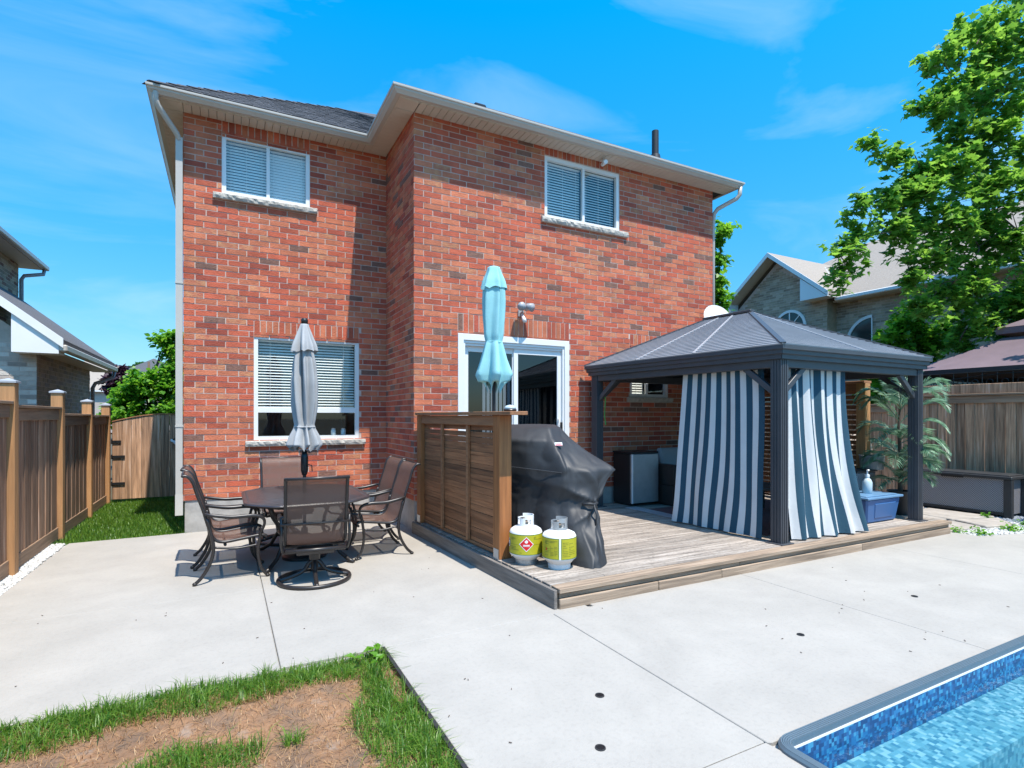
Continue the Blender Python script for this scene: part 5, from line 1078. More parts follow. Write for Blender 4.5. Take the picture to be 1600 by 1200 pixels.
slab([(-2.53, Y1 - .45, 2.80), (-2.53, Y1 - .425, 2.80), (-5.75, Y1 - .425, zr_ - .06), (-5.75, Y1 - .45, zr_ - .06)], (0, 0, 1), .17, m_white, 'rake_board', nb)
slab([(-2.6, Y1 - .41, 2.70), (-3.24, Y1 - .41, 2.70), (-3.24, Y1 - .41, 3.372), (-2.6, Y1 - .41, 2.86)], (0, 1, 0), .40, m_white, 'box_return', nb)
slab([(-2.6, Y1 - .41, 2.862), (-2.6, Y1, 2.862), (-5.75, Y1, zr_ - .045), (-5.75, Y1 - .41, zr_ - .045)], (0, 0, 1), .012, m_alud, 'rake_soffit', nb)
obj('soffit', MB().box((-3.0, Y1 - .4, 2.72), (-2.62, Y2 + .35, 2.74)), m_alud, nb); obj('gutter', MB().box((-2.60, Y1 - .42, 2.74), (-2.48, Y2 + .42, 2.86)), m_alu, nb, bevel=.02)
obj('downspout', MB().tube([(-2.54, Y2 + .3, 2.76), (-2.56, Y2 + .28, 2.6), (-2.9, Y2 + .06, 2.42), (-2.95, Y2 + .04, 2.3), (-2.95, Y2 + .04, .2)], .045, 8), m_charr, nb, smooth=True)
X2, Y3 = -4.55, 17.7
brick_wall(nb, (X2, 12.66, 0), (0, 1, 0), (1, 0, 0), Y3 - 12.66, 2.9, 5.35, [m_rb[0], m_rb[2], m_b[4]], [.5, .3, .2], n_ind=50, seed=23, name='upper_wall')
obj('main_wall', MB().box((-12, 12.7, 0), (X2 - .02, Y3, 5.4)), m_lb[2], nb)
obj('soffit', MB().box((X2, 12.3, 5.36), (-4.17, Y3 + .42, 5.38)).box((-12, Y3, 5.36), (X2, Y3 + .42, 5.38)), m_alud, nb); obj('gutter', MB().box((-4.17, 12.3, 5.36), (-4.05, Y3 + .50, 5.48)), m_alu, nb, bevel=.02)
q = MB(); q.add(*hip(-12.4, -4.08, 12.2, Y3 + .46, 5.49, .62)); obj('roof', q, m_shing, nb); obj('downspout', MB().tube([(-4.12, Y3 + .35, 5.38), (-4.14, Y3 + .34, 5.24), (-4.45, Y3 + .05, 5.1), (-4.5, Y3 + .04, 5.0), (-4.5, Y3 + .04, 3.2)], .045, 8), m_charr, nb, smooth=True)

nr = thing('neighbour_house', 'grey brown brick house with a gable and arched windows behind the gazebo', 'house', (22, 11, 0)); XG, XM = 17.6, 18.1
gy0, gy1, gz_ = 11.15, 14.85, 5.45                       # gable bay facing the yard
brick_wall(nr, (XG, gy0, 0), (0, 1, 0), NY, gy1 - gy0, 3.2, 7.2, m_rb, mw, clip=[(0, 3.2), (gy1 - gy0, 3.2), (gy1 - gy0, 5.55), ((gy1 - gy0) / 2, 7.12), (0, 5.55)], n_ind=130, seed=31, name='gable_wall')
obj('bay_side', MB().box((XG + .01, gy0, 0), (XM + .2, gy0 + .02, 5.5)).box((XG + .01, gy0, 0), (XG + .03, gy1, 3.2)).box((XG + .01, gy1 - .02, 0), (XM + 2, gy1, 5.5)), m_rb[0], nr)
brick_wall(nr, (XM, 2.2, 0), (0, 1, 0), NY, gy0 - 2.2, 2.2, 5.35, m_rb, mw, n_ind=130, seed=32, name='main_wall')
obj('main_block', MB().box((XM + .02, 2.2, 0), (27, 17, 5.4)), m_rb[0], nr)
ra = .815; yc = 13.0; ey0, ey1 = 10.82, 15.18; ez = 5.52; az_ = ez + (yc - ey0) * ra
slab([(XG - .5, ey0, ez), (XG - .5, yc, az_), (23, yc, az_), (23, ey0, ez)], (0, 0, 1), .12, m_shingr, 'gable_roof', nr); slab([(XG - .5, ey1, ez), (XG - .5, yc + .001, az_), (23, yc + .001, az_), (23, ey1, ez)], (0, 0, 1), .119, m_shingr, 'gable_roof', nr)
for (ya, s_) in ((ey0, 1), (ey1, -1)): slab([(XG - .53, ya - .03 * s_, ez - .06), (XG - .50, ya - .03 * s_, ez - .06), (XG - .50, yc, az_ - .04), (XG - .53, yc, az_ - .04)], (0, 0, 1), .16, m_white, 'rake_board', nr)
slab([(XG - .5, ey0, ez - .06), (XG - .5, ey0 + .95, ez - .06), (XG - .5, ey0 + .95, ez + .70)], (1, 0, 0), .5, m_white, 'box_return', nr); slab([(XG - .5, ey1, ez - .06), (XG - .5, ey1 - .5, ez - .06), (XG - .5, ey1 - .5, ez + .36)], (1, 0, 0), .5, m_white, 'box_return', nr)
slab([(XG - .48, ey0 + .02, ez - .02), (XG, ey0 + .02, ez - .02), (XG, yc, az_ - .02), (XG - .48, yc, az_ - .02)], (0, 0, 1), .01, m_alud, 'soffit', nr); slab([(XG - .48, ey1 - .02, ez - .02), (XG, ey1 - .02, ez - .02), (XG, yc, az_ - .02), (XG - .48, yc, az_ - .02)], (0, 0, 1), .01, m_alud, 'soffit', nr)
q = MB(); q.add(*hip(XM - .4, 27.4, 1.8, 17.4, 5.47, .62)); obj('roof', q, m_shingr, nr); obj('gutter', MB().box((XM - .50, 1.8, 5.36), (XM - .38, ey0 + .1, 5.48)), m_white, nr, bevel=.02); obj('soffit', MB().box((XM - .4, 1.8, 5.34), (XM, ey0 + .2, 5.36)), m_alud, nr)
obj('valley_flashing', MB().beam((17.75, 10.87, 5.66), (19.9, 12.75, 7.18), .14, .02), m_alu, nr)
def arch_window(c, r, x, half=False, deep=.9):
    y, z = c; n = 18; a1 = math.pi / 2 if half else math.pi
    ang_ = [a1 * k / n for k in range(n + 1)]; S = 1
    ring_o = [(y + r * math.cos(a), z + r * math.sin(a)) for a in ang_]; ring_i = [(y + (r - .09) * math.cos(a), z + (r - .09) * math.sin(a)) for a in ang_]
    q = MB()
    for i in range(n): q.hexa([(x - .04, *ring_o[i]), (x - .04, *ring_i[i]), (x + .02, *ring_i[i]), (x + .02, *ring_o[i]), (x - .04, *ring_o[i + 1]), (x - .04, *ring_i[i + 1]), (x + .02, *ring_i[i + 1]), (x + .02, *ring_o[i + 1])])
    ylo = y if half else y - r
    q.box((x - .04, ylo, z - .06), (x + .02, y + r, z)); q.box((x - .035, y - .02 if not half else y, z), (x + .01, y + .02 if not half else y + .03, z + r - .05))
    if not half:
        for a in (.8, 2.34): q.beam((x - .02, y, z), (x - .02, y + (r - .06) * math.cos(a), z + (r - .06) * math.sin(a)), .03, .03)
    w_ = obj('arched_window', q, m_white, nr); p_ = MB().add([(x - .012, y, z)] + [(x - .012, *p) for p in ring_i], [(0, i + 1, i + 2) for i in range(n)]); obj('pane', p_, m_paneo, w_)
m_paneo = M('dark_window_glass', (.03, .05, .05), .06, .3, 2)
arch_window((12.48, 4.70), .62, XG - .012, False); arch_window((9.98, 3.98), .82, XM - .012, True)
obj('vent_hood', MB().box((XM - .08, 11.0, 4.05), (XM, 11.13, 4.4)), m_white, nr, bevel=.01)

# canopy of the next yard, beyond the right fence
cn = thing('canopy_gazebo', 'soft top gazebo with mauve cloth canopy beyond the right fence', 'gazebo', (14.0, 4.2, 0)); cx0, cx1, cy0, cy1, cz, ct = 12.35, 16.6, 2.0, 6.45, 2.50, 3.55
def can(i, j, sgn=0): return 0
A4 = [(cx0, cy0, cz), (cx1, cy0, cz), (cx1, cy1, cz), (cx0, cy1, cz)]; ccx, ccy = (cx0 + cx1) / 2, (cy0 + cy1) / 2
q = MB()
for i in range(4):
    p, p2 = Vector(A4[i]), Vector(A4[(i + 1) % 4]); ap = Vector((ccx, ccy, ct)); T = .62
    def fn(u, v, p=p, p2=p2): e = p + (p2 - p) * u; r_ = e + (ap - e) * v * T; r_.z -= .10 * math.sin(math.pi * min(1, v)) * (.6 + .4 * math.cos((u - .5) * 3)); return r_
    q.grid(fn, 10, 8)
obj('canopy', q, m_canopy, cn, smooth=True)
q = MB(); s_ = .42
A5 = [Vector((ccx, ccy, 0)) + (Vector(a) - Vector((ccx, ccy, 0))) * s_ for a in A4]
q.hexa([(a.x, a.y, 3.22) for a in A5] + [(a.x, a.y, 3.34) for a in A5]); q.add([(a.x, a.y, 3.345) for a in A5] + [(ccx, ccy, 3.8)], [(0, 1, 4), (1, 2, 4), (2, 3, 4), (3, 0, 4)]); obj('top_vent', q, m_canopy, cn)
q = MB()
for i in range(4):
    p, p2 = Vector(A4[i]), Vector(A4[(i + 1) % 4]); q.add([p, p2, p2 - Vector((0, 0, .10)), p - Vector((0, 0, .10))], [(0, 1, 2, 3)])
obj('valance', q, m_mulch, cn)
for i in range(4): obj('post', MB().tube([(A4[i][0] * .98 + ccx * .02, A4[i][1], 0), (A4[i][0] * .98 + ccx * .02, A4[i][1], cz)], .035, 8), m_black, cn)
for i in range(4):
    p, p2 = Vector(A4[i]), Vector(A4[(i + 1) % 4]); q = MB(); D = Vector((0, 0, 1)); z0_, z1_ = -.36, -.09
    q.tube([p + D * z1_, p2 + D * z1_], .012, 6).tube([p + D * z0_, p2 + D * z0_], .010, 6)
    q.tube([p + (p2 - p) * s + D * (-.38 + .25 * math.sin(math.pi * s)) for s in np.linspace(0, 1, 17)], .012, 6)
    for k in range(1, 20): a = p + (p2 - p) * (k / 20); q.tube([a + D * z0_, a + D * (z1_)], .007, 5)
    for k in range(0, 20):
        a = p + (p2 - p) * ((k + .5) / 20); q.tube([a + D * (-.27) + Vector((0, .05 * math.cos(x_), .05 * math.sin(x_))) for x_ in np.linspace(0, 6.28, 9)], .006, 4)
    obj('lattice', q, m_black, cn)
# houses farther off
def far_house(label, c, w, d, h, mw_, mr_, rz=0., pitch=.6, wins=()):
    t = thing('far_house', label, 'house', (c[0], c[1], 0), rz)
    obj('wall', MB().box((-w / 2, -d / 2, 0), (w / 2, d / 2, h)), mw_, t, local='raw'); q = MB(); q.add(*hip(-w / 2 - .4, w / 2 + .4, -d / 2 - .4, d / 2 + .4, h + .12, pitch)); obj('roof', q, mr_, t, local='raw'); obj('eave', MB().box((-w / 2 - .42, -d / 2 - .42, h - .02), (w / 2 + .42, d / 2 + .42, h + .11)), m_white, t, local='raw')
    for (x, z, ww, hh) in wins: f_ = obj('window', MB().box((x - ww / 2 - .06, -d / 2 - .05, z - .06), (x + ww / 2 + .06, -d / 2, z + hh + .06)), m_white, t, local='raw'); obj('pane', MB().box((x - ww / 2, -d / 2 - .06, z), (x + ww / 2, -d / 2 - .045, z + hh)), m_paneo, f_, local='raw')
    return t
far_house('pale blue house glimpsed between the left neighbour and purple tree', (-14.0, 36), 9.5, 9, 4.1, m_farw, m_shing, 0, .35, [(3.6, 1.6, .5, 2.0), (4.25, 2.2, .4, 1.0)])
p_ = at(178, 600, 52); far_house('beige house with taupe roof left of the purple tree', (p_.x - 2.0, p_.y + 4), 9, 8, 3.9, m_farb, m_shingr, .1, .75, [(2.6, 2.2, .9, 1.1)])
p_ = at(240, 590, 62); far_house('distant house with dark slate hip roof above the bright green tree', (p_.x, p_.y), 6.8, 7, 5.9, m_farb, m_shing, .3, .55, [(1.0, 3.6, 1, 1.2)])
p_ = at(1140, 480, 46); far_house('distant house with rust red roof behind the gable house', (p_.x + 1, p_.y), 9, 9, 8.3, m_farb, m_redroof, .5, .6)

# ------------------------------------------------------------------ trees: trunk, limbs, leaves as single polygons
MAPLE = [(0, 0), (.10, .06), (.42, .0), (.30, .22), (.50, .50), (.26, .48), (.20, .62), (.0, 1.0), (-.20, .62), (-.26, .48), (-.50, .50), (-.30, .22), (-.42, .0), (-.10, .06)]
OVAL = [(0, 0), (.28, .25), (.33, .55), (0, 1.0), (-.33, .55), (-.28, .25)]
def leaves(name, pts, size, shape, mat, parent, seed=0, up=.55):
    """one leaf polygon per point: random heading, mostly facing up, folded a little along the midrib"""
    r = np.random.default_rng(seed); n = len(pts); S = np.array(shape); k = len(S)
    nr_ = r.normal(0, .55, (n, 3)); nr_[:, 2] = np.abs(nr_[:, 2]) + up; nr_ /= np.linalg.norm(nr_, axis=1)[:, None]
    hd = r.normal(0, 1, (n, 3)); hd[:, 2] -= .35; hd -= nr_ * (hd * nr_).sum(1)[:, None]; hd /= np.linalg.norm(hd, axis=1)[:, None]; sd_ = np.cross(hd, nr_)
    sz = size * r.uniform(.65, 1.25, n); fold = r.uniform(.05, .3, n)
    V = pts[:, None, :] + sz[:, None, None] * (S[None, :, 0, None] * sd_[:, None, :] + S[None, :, 1, None] * hd[:, None, :] + (np.abs(S[:, 0])[None, :, None] * fold[:, None, None] - .18 * (S[:, 1] ** 2)[None, :, None]) * nr_[:, None, :])
    return npmesh(name, V.reshape(-1, 3), np.arange(n * k).reshape(n, k), mat, parent)
def crown_points(clusters, n, seed, hollow=.35):
    """leaf positions gathered on twigs inside ellipsoid clusters (centre, radius, weight)"""
    r = np.random.default_rng(seed); P = []; W = np.array([c[2] for c in clusters], float); W /= W.sum()
    for (c, rad, w), k in zip(clusters, (W * n).astype(int)):
        nt = max(3, k // 26); d = r.normal(0, 1, (nt, 3)); d /= np.linalg.norm(d, axis=1)[:, None]; tw = np.array(c) + d * (r.uniform(hollow, 1, (nt, 1)) ** .6) * np.array(rad)
        tdir = d + r.normal(0, .5, (nt, 3)); tdir[:, 2] -= .25; tdir /= np.linalg.norm(tdir, axis=1)[:, None]
        i = r.integers(0, nt, k); s = r.uniform(-.5, .5, (k, 1)); P.append(tw[i] + tdir[i] * s * .42 + r.normal(0, .055, (k, 3)))
    return np.concatenate(P)
mt = thing('maple_tree', 'large leafy maple overhanging the yard at the right edge', 'tree', tuple(at(1760, 650, 11.5).xy) + (0,))
tb = Vector((*at(1760, 650, 11.5).xy, 0)); top = at(1720, 150, 11.5)
cl = []
for (px, py, t_, rr, w) in [(1590, 40, 11, .85, 9), (1530, 60, 10.6, .60, 5), (1560, 140, 11, .85, 9), (1500, 130, 10.5, .42, 3), (1478, 90, 10.4, .30, 1.5), (1490, 160, 10.4, .40, 2.5), (1455, 165, 10.3, .22, 1.0), (1520, 210, 11, .60, 6), (1580, 230, 11.2, .85, 9),
      (1480, 265, 10.6, .48, 4), (1540, 300, 11, .75, 8), (1440, 270, 10.5, .32, 2), (1390, 245, 10.2, .24, 1.2), (1368, 228, 10.1, .20, .8), (1425, 315, 10.5, .46, 4), (1380, 305, 10.3, .26, 1.4), (1345, 322, 10.1, .22, 1.1), (1395, 365, 10.4, .34, 2.4), (1350, 370, 10.2, .26, 1.3), (1318, 390, 10.0, .20, .9), (1330, 415, 10.1, .24, 1.1), (1306, 440, 10.0, .14, .5),
      (1470, 350, 10.8, .56, 6), (1530, 385, 11.2, .75, 8), (1590, 360, 11.2, .8, 8), (1440, 400, 10.7, .40, 3.0), (1490, 440, 11.2, .58, 5.5), (1560, 455, 11.4, .75, 7), (1420, 440, 10.6, .26, 1.4), (1600, 470, 11.4, .7, 6), (1450, 478, 11.0, .34, 2.0), (1520, 505, 11.4, .50, 3.6), (1580, 510, 11.5, .45, 3.2), (1495, 545, 11.5, .24, 1.0), (1445, 300, 10.4, .3, 2), (1660, 100, 11.5, 1.1, 8), (1660, 260, 11.5, 1.1, 8), (1670, 420, 11.6, 1.1, 7), (1640, -60, 11, 1.1, 6), (1760, 100, 12, 1.8, 6), (1780, 330, 12, 1.8, 6), (1740, -120, 12, 1.6, 5)]:
    cl.append((tuple(at(px, py, t_)), (rr, rr, rr * .78), w))
for c_, rr, w in (((14.2, 2.6, 5.6), .8, 3), ((15.2, 3.1, 6.2), .9, 4), ((13.3, 3.0, 5.4), .6, 2), ((12.3, 2.2, 5.6), .55, 1.3), ((11.8, 1.5, 5.0), .5, 1.1), ((13.0, 1.6, 6.2), .6, 1.6)): cl.append((c_, (rr, rr, rr * .6), w))   # unseen boughs added right of the frame to dapple the canopy and fence
leaves('crown', crown_points(cl, 25000, 5), .138, MAPLE, m_leaf, mt, 8, .8)
q = MB().tube(smoothpath([tb, tb + Vector((.1, .0, 1.6)), tb + Vector((0, .1, 3.2)), (tb + top) / 2 + Vector((0, 0, .6)), top], 4), [.20 * (1 - .8 * k / 16) + .02 for k in range(17)], 10); obj('trunk', q, m_bark, mt, smooth=True)
CL = sorted(cl, key=lambda q_: (Vector(q_[0]).xy - tb.xy).length); done = []
for c, rad, w in CL:
    c = Vector(c); hd_ = (c.xy - tb.xy).length
    near = [d_ for d_ in done if (d_.xy - tb.xy).length < hd_ - .12]
    s = min(near, key=lambda d_: (d_ - c).length) if near and min((d_ - c).length for d_ in near) < hd_ * .9 else tb + (top - tb) * min(.95, max(.3, (c.z - 1.0) / top.z))
    mid = s.lerp(c, .5) + Vector((random.uniform(-.18, .18), random.uniform(-.18, .18), random.uniform(0, .22))); k0_ = .010 + .016 * min(1, max(0, 1 - hd_ / 5)) + .004 * rad[0]
    obj('limb', MB().tube(smoothpath([s, mid, c, c + (c - mid).normalized() * rad[0] * .5], 3), [k0_ * (1 - .09 * i_) for i_ in range(10)], 6), m_bark, mt, smooth=True); done.append(c)
for c, rad, w in []:
    c = Vector(c); z0_ = max(1.9, min(c.z - .7, 5.8)); s = tb + (top - tb) * min(.92, max(.25, (c.z - .8) / top.z)); mid = s.lerp(c, .55) + Vector((random.uniform(-.15, .15), random.uniform(-.15, .15), .22))
    obj('limb', MB().tube(smoothpath([s, mid, c, c + (c - mid).normalized() * rad[0] * .6], 3), [.045, .04, .036, .032, .026, .022, .017, .013, .010, .006][:10], 6), m_bark, mt, smooth=True)
def simple_tree(name, label, base, cl, n, size, mat, seed, shape=OVAL, group=None):
    t = thing(name, label, 'tree', (base[0], base[1], 0), 0, group); leaves('crown', crown_points(cl, n, seed), size, shape, mat, t, seed + 1)
    hi = max(c[0][2] for c in cl); obj('trunk', MB().tube([(base[0], base[1], -.05), (base[0] + .05, base[1], hi * .4), (base[0], base[1] + .05, hi * .8)], [.12, .09, .03], 8), m_bark, t, smooth=True)
    for c, rad, w in cl: c = Vector(c); s = Vector((base[0], base[1], max(.4, c.z * .6))); obj('limb', MB().tube([s, s.lerp(c, .6) + Vector((0, 0, .15)), c], [.03, .02, .008], 5), m_bark, t)
    return t
def C3(L): return [(tuple(at(px, py, t_)), (rx_, rx_, rz_k), w) for px, py, t_, rx_, rz_k, w in L]
b_ = at(1430, 650, 13.5); simple_tree('young_maple', 'bright green young maple in front of the gable house', (b_.x, b_.y), C3([(1425, 500, 13.5, .42, .42, 4), (1400, 530, 13.5, .35, .35, 3), (1445, 540, 13.6, .45, .4, 4), (1420, 570, 13.5, .5, .35, 4), (1470, 520, 13.7, .35, .3, 2.5), (1385, 600, 13.4, .45, .4, 4), (1370, 575, 13.4, .3, .3, 2), (1400, 625, 13.4, .5, .3, 3), (1360, 615, 13.4, .35, .35, 2)]), 5200, .15, m_leaf2, 41, MAPLE)
b_ = at(1118, 650, 15); simple_tree('slender_tree', 'slender sunlit tree peeping past the right corner of the brick house', (b_.x, b_.y), C3([(1128, 365, 15, .30, .25, 2.5), (1115, 380, 15, .35, .3, 2.5), (1122, 405, 15, .25, .2, 2), (1118, 440, 15, .25, .18, 1.5), (1126, 448, 15, .2, .15, 1), (1118, 480, 15, .28, .25, 2), (1130, 470, 15, .2, .12, 1), (1115, 520, 15, .3, .3, 2), (1110, 425, 15, .3, .5, 2), (1150, 505, 15, .14, .1, .6)]), 1500, .15, m_leaf2, 43, MAPLE)
b_ = at(232, 650, 18); simple_tree('leafy_tree', 'bright green bushy tree beyond the garden gate', (b_.x, b_.y), C3([(262, 530, 18, .42, .2, 2), (274, 548, 18, .5, .3, 3), (240, 605, 18, .75, .42, 6), (205, 615, 18, .55, .35, 4), (270, 595, 18, .7, .5, 6), (190, 635, 18, .42, .3, 3), (225, 645, 18, .8, .4, 6), (268, 645, 18, .8, .5, 6), (180, 650, 18, .35, .3, 2), (283, 570, 18.4, .6, .6, 4), (225, 590, 18, .42, .25, 2), (270, 525, 18, .25, .12, 1)]), 9000, .16, m_leaf2, 45)
b_ = at(188, 650, 40); simple_tree('purple_tree', 'dark purple leaved tree beyond the gate', (b_.x, b_.y), C3([(186, 590, 40, .8, .8, 4), (193, 598, 40, .7, .7, 3), (178, 600, 40, .7, .8, 3), (187, 610, 40, 1.0, .8, 4), (189, 580, 40, .45, .5, 2), (176, 588, 40, .4, .4, 1.5), (198, 588, 40, .4, .4, 1.5)]), 3000, .32, m_purple, 47)
b_ = at(222, 650, 70); simple_tree('far_tree', 'dark distant tree beside the slate roof on the left', (b_.x, b_.y), C3([(215, 582, 70, 1.2, .8, 3), (222, 576, 70, 1.2, .7, 3), (230, 574, 70, 1.5, .6, 3), (208, 584, 70, 1.0, .5, 2), (226, 590, 70, 2, 1.5, 4), (210, 597, 70, 1.6, 1.2, 3)]), 3000, .45, m_leafd, 49)

# ------------------------------------------------------------------ grass, bare bed, gravel, flagstones, weeds
def blades(name, xy, h, w, mat, seed, z=-.03, lean=.5):
    """grass: each blade three triangles tapering to its tip"""
    r = np.random.default_rng(seed); n = len(xy); B = np.column_stack([xy, np.full(n, z)]) if np.isscalar(z) else np.column_stack([xy, z]); a = r.uniform(0, 2 * np.pi, n); H = h * r.uniform(.45, 1.25, n) * (np.array([.55 + .9 * abs(noise.noise(Vector((p[0] * 7, p[1] * 7, 4)))) * 1.6 for p in xy]) if h > .08 else 1); L = H * lean * np.abs(r.normal(0, 1, n)); d = np.column_stack([np.cos(a), np.sin(a), np.zeros(n)])
    ph = a + np.pi / 2 + r.normal(0, .3, n); s = np.column_stack([np.cos(ph), np.sin(ph), np.zeros(n)]) * (w * r.uniform(.6, 1.3, n))[:, None]; up = np.array([0, 0, 1.])
    m = B + up * (H * .55)[:, None] + d * (L * .35)[:, None]; tp = B + up * (np.maximum(H - L * .45, H * .3))[:, None] + d * L[:, None]
    V = np.stack([B - s, B + s, m - s * .75, m + s * .75, tp], 1).reshape(-1, 3); o = np.arange(n)[:, None] * 5
    Fc = np.concatenate([o + [0, 1, 3], o + [0, 3, 2], o + [2, 3, 4]], 1).reshape(-1, 3); return npmesh(name, V, Fc, mat, None, 'stuff')
nrm_ = lambda x, y, s, k=0: noise.noise(Vector((x * s + k, y * s - k, k)))
def pebbles(name, xy, size, mat, seed, z=-.03):
    r = np.random.default_rng(seed); n = len(xy); b = bmesh.new(); bmesh.ops.create_icosphere(b, subdivisions=1, radius=1); V0 = np.array([v.co[:] for v in b.verts]); F0 = np.array([[v.index for v in f.verts] for f in b.faces]); b.free()
    sc = size * r.uniform(.5, 1.3, (n, 1)) * np.column_stack([r.uniform(.8, 1.3, n), r.uniform(.8, 1.3, n), r.uniform(.5, .8, n)]); V = V0[None] * sc[:, None, :] * r.uniform(.8, 1.15, (n, len(V0), 1)); a = r.uniform(0, 6.28, n); c, s = np.cos(a), np.sin(a)
    X = V[..., 0] * c[:, None] - V[..., 1] * s[:, None]; Y = V[..., 0] * s[:, None] + V[..., 1] * c[:, None]; zz = np.full(n, z) + r.uniform(0, .8 * size, n)
    V = np.stack([X + xy[:, 0, None], Y + xy[:, 1, None], V[..., 2] + zz[:, None]], -1); return npmesh(name, V.reshape(-1, 3), (F0[None] + np.arange(n)[:, None, None] * len(V0)).reshape(-1, 3), mat, None, 'stuff')
def pebbles0(nm, xy, sz, m, seed): return pebbles(nm, xy, sz, m, seed, np.array([bed_h(*p) for p in xy]) - .012)
def bed_h(x, y): return -.03 + .03 * nrm_(x, y, 2.2) + .012 * nrm_(x, y, 9, 3) + .006 * nrm_(x, y, 31, 5)
g_ = MB(); NXb, NYb = 150, 140; x0b, x1b, y0b, y1b = -1.95, .952, 1.2, 3.735
g_.grid(lambda i, j: (x0b + (x1b - x0b) * i, y0b + (y1b - y0b) * j, bed_h(x0b + (x1b - x0b) * i, y0b + (y1b - y0b) * j)), NXb, NYb); bed = obj('garden_bed', g_, m_dirt, kind='structure', smooth=True)
obj('garden_soil', MB().add([(-1.95, -6, -.045), (.95, -6, -.045), (.95, 1.2, -.045), (-1.95, 1.2, -.045)], [(0, 1, 2, 3)]), m_dirt, kind='structure')
r = np.random.default_rng(3)
def edge_y(x): return 3.735 - .02 * np.maximum(0, -x) + .015 * np.sin(x * 9)
pts = []; dry = []
for _ in range(95000):
    x = r.uniform(-1.95, .945); y = r.uniform(1.3, 3.73); top_ = 3.72 - y; rt_ = .96 - x; n1 = nrm_(x, y, 3.1, 2); n2 = nrm_(x, y, 11, 7); dn = 0
    wt_ = .27 + .10 * max(0, -x) + .12 * n1
    if top_ < wt_: dn = max(dn, (1 - top_ / wt_) * 1.6 + .25)
    wr_ = .30 + .10 * n1 + .09 * math.sin(y * 5)
    if rt_ < wr_: dn = max(dn, ((1 - rt_ / wr_) * 1.5 + .35) * (0.15 if (rt_ < .10 and y > 3.0) else 1))
    for (cx_, cy_, rr, st) in ((-.17, 2.98, .17, 1.0), (.03, 2.93, .15, .9), (.305, 2.945, .055, 1.2), (-.30, 2.85, .2, .9), (-.7, 2.75, .3, .7), (.72, 2.3, .25, .8)):
        dd = math.hypot(x - cx_, (y - cy_)) / rr
        if dd < 1: dn = max(dn, st * (1 - dd * dd))
    dn *= (1 + .7 * n2)
    if r.random() < dn: pts.append((x, y))
    elif r.random() < (.16 + (.35 if dn > .05 else 0)): dry.append((x, y))
pts = np.array(pts); dry = np.array(dry)
blades('grass', pts, .10, .0027, m_grass, 5, z=np.array([bed_h(*p) - .005 for p in pts]), lean=.85)
dk = pts[r.random(len(pts)) < .10] + r.normal(0, .012, (int(0) or 1, 2)) if False else pts[r.random(len(pts)) < .13]
bk = np.array([p for p in pts if 3.40 < p[1] < 3.62 and -1.2 < p[0] < .35 and nrm_(p[0], p[1], 5, 21) > -.05]); alld = np.concatenate([dk, dry, bk, bk + .006]); blades('dry_grass', alld, .034, .0016, m_straw, 6, z=np.array([bed_h(*p) + .002 for p in alld]), lean=1.6)
out_xy = np.column_stack([r.uniform(-1.9, .93, 700), 3.735 + np.abs(r.normal(0, .012, 700))]); 
n_ = 26000; L_ = np.column_stack([r.uniform(-1.93, -.45, n_), r.uniform(8.66, 12.9, n_)]); L_ = L_[~((L_[:, 0] > -.50) & (L_[:, 1] > 8.70))]; blades('grass', L_, .075, .0048, m_grass, 9, z=-.048, lean=.35)
cxy = np.column_stack([r.uniform(-1.9, .93, 5200), r.uniform(1.6, 3.62, 5200)]); cl_ = pebbles0('soil_clods', cxy, .0075, m_dirt, 12)
tag2 = thing('flat_weed', 'broad leaved weed in the grass at the bed corner', 'weed', (.86, 3.60, -.02)); rn = random.Random(5)
for i in range(16):
    a = rn.uniform(0, 6.28); l = rn.uniform(.05, .10); d = Vector((math.cos(a), math.sin(a), 0)); s_ = Vector((-d.y, d.x, 0)); b0 = Vector((.86 + rn.uniform(-.10, .05), 3.60 + rn.uniform(-.10, .08), .0 + rn.uniform(0, .05))); w = l * .3
    obj('leaf', MB().add([b0, b0 + d * l * .4 + s_ * w + Vector((0, 0, .03)), b0 + d * l + Vector((0, 0, .025)), b0 + d * l * .4 - s_ * w + Vector((0, 0, .03))], [(0, 1, 2, 3)]), m_leaf2, tag2)
pebbles('white_gravel', np.column_stack([r.uniform(-1.94, -1.785, 5200), r.uniform(1.0, 8.75, 5200)]), .016, m_pebw, 1, -.02)
obj('gravel_bed', MB().add([(8.9, 2.0, -.04), (11.5, 2.0, -.04), (11.5, 9, -.04), (8.9, 9, -.04)], [(0, 1, 2, 3)]), m_pebb, kind='structure')
xy = np.column_stack([r.uniform(9.3, 11.4, 11000), r.uniform(2.2, 5.6, 11000)]); lim = 3.50 - np.maximum(0, xy[:, 0] - 9.4) * .38; xy = xy[(xy[:, 1] > lim) & ~((xy[:, 0] < 10.3) & (xy[:, 1] > 4.2))]
pebbles('blue_grey_gravel', xy[xy[:, 0] > 10.2], .020, m_pebb, 2, -.015)
wx = np.column_stack([r.uniform(8.9, 10.5, 4200), r.uniform(3.0, 4.0, 4200)]); wx = wx[(wx[:, 1] > 3.56 - (wx[:, 0] - 8.9) * .25) & (wx[:, 1] < 3.98 - (wx[:, 0] - 8.9) * .1)]; pebbles('white_gravel', wx, .017, m_pebw, 4, -.012)
fl = thing('stepping_stones', 'flat tan stepping stones between the deck end and the storage box', 'path', (9.6, 4.3, 0)); fl['kind'] = 'structure'
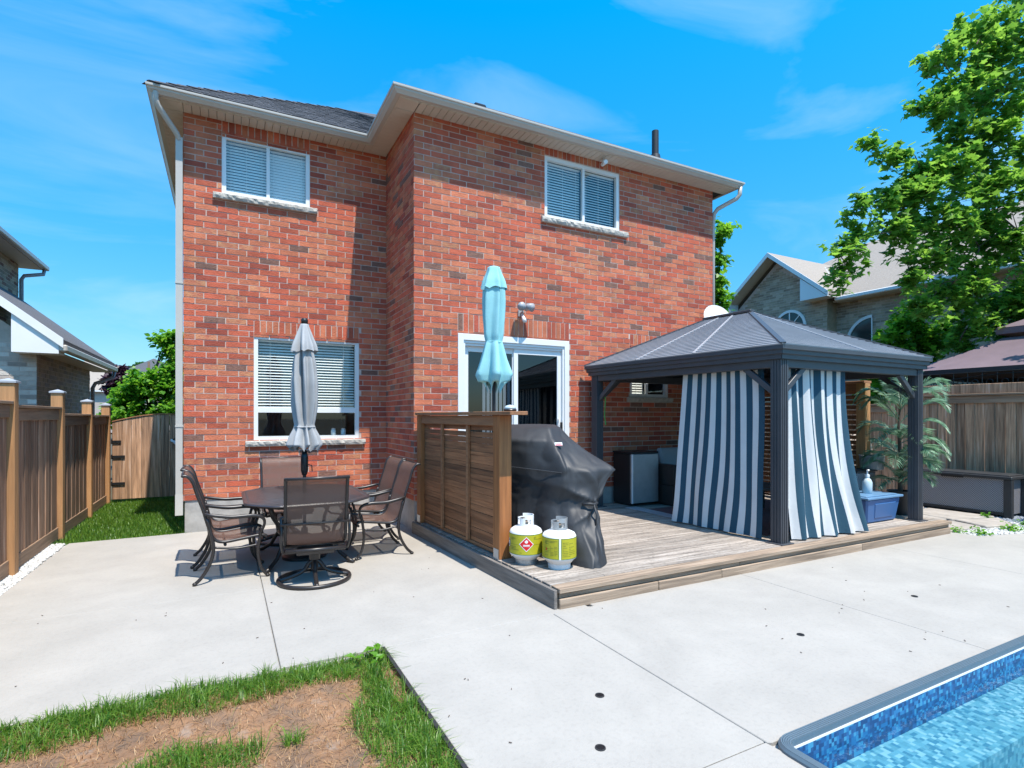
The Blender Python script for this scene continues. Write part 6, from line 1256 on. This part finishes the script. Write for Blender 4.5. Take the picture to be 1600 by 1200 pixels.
for P in ([(8.80, 3.86), (9.5, 3.78), (9.72, 4.25), (8.80, 4.40)], [(9.55, 3.74), (10.15, 3.62), (10.6, 4.0), (9.78, 4.22)], [(8.80, 4.45), (9.75, 4.30), (9.9, 5.0), (8.80, 5.1)], [(9.82, 4.27), (10.66, 4.06), (10.72, 5.0), (9.96, 5.0)], [(8.8, 5.15), (10.7, 5.05), (10.7, 6.4), (8.8, 6.4)]):
    k = len(P); obj('flagstone', MB().add([(x, y, -.04) for x, y in P] + [(x, y, .022 + random.uniform(0, .02)) for x, y in P], [tuple(range(k, 2 * k))] + [(i, (i + 1) % k, k + (i + 1) % k, k + i) for i in range(k)]), m_flag, fl, bevel=.012)
for i, (x, y, s, lab) in enumerate([(9.05, 3.60, 1.0, 'small leafy weed in the gravel just past the deck corner'), (9.75, 3.52, 1.2, 'larger leafy weed between stepping stones and white gravel'), (10.55, 4.15, .9, 'small weed growing at the foot of the wicker storage box'), (10.35, 3.60, .7, 'tiny weed in the gravel near the storage box corner'), (8.92, 3.82, .9, 'weed sprouting in the joint at the deck end')]):
    P = np.column_stack([rng.normal(0, .05 * s, 70), rng.normal(0, .05 * s, 70), np.abs(rng.normal(.04, .035 * s, 70))]) + np.array([x, y, -.01]); t = thing('weed', lab, 'weed', (x, y, 0), 0, 'weeds by the stepping stones'); leaves('leaf_cluster', P, .045 * s, OVAL, m_leaf2, t, 60 + i)
q = MB()
rn = random.Random(2)
for _ in range(46):
    x, y = rn.choice([(rn.uniform(-1.6, 2.2), rn.uniform(3.85, 6)), (rn.uniform(1.0, 6), rn.uniform(1.9, 3.7))]); a = rn.uniform(0, 6.28); l = rn.uniform(.006, .02); q.tube([(x, y, .004), (x + l * math.cos(a), y + l * math.sin(a), .006)], [.003, .002], 4)
tag(obj('leaf_litter', q, m_bark, kind='stuff'), 'specks of dry litter scattered on the concrete', 'litter')
import OpenImageIO as oiio, sys
b = oiio.ImageBuf('/workdir/render_main.png'); p = b.get_pixels()
for (n,x,y) in [('sky top',500,30),('sky left',60,60),('sky lowleft',130,250),('sky lowleft2',100,330),('sky right',760,120),('sky right low',760,220),('conc L',120,610),('conc C',520,660),('conc R',800,600),('conc far',620,570)]:
    q = p[int(y)-4:int(y)+4, int(x)-4:int(x)+4, :3].mean((0,1))*255; print(n, q.round())
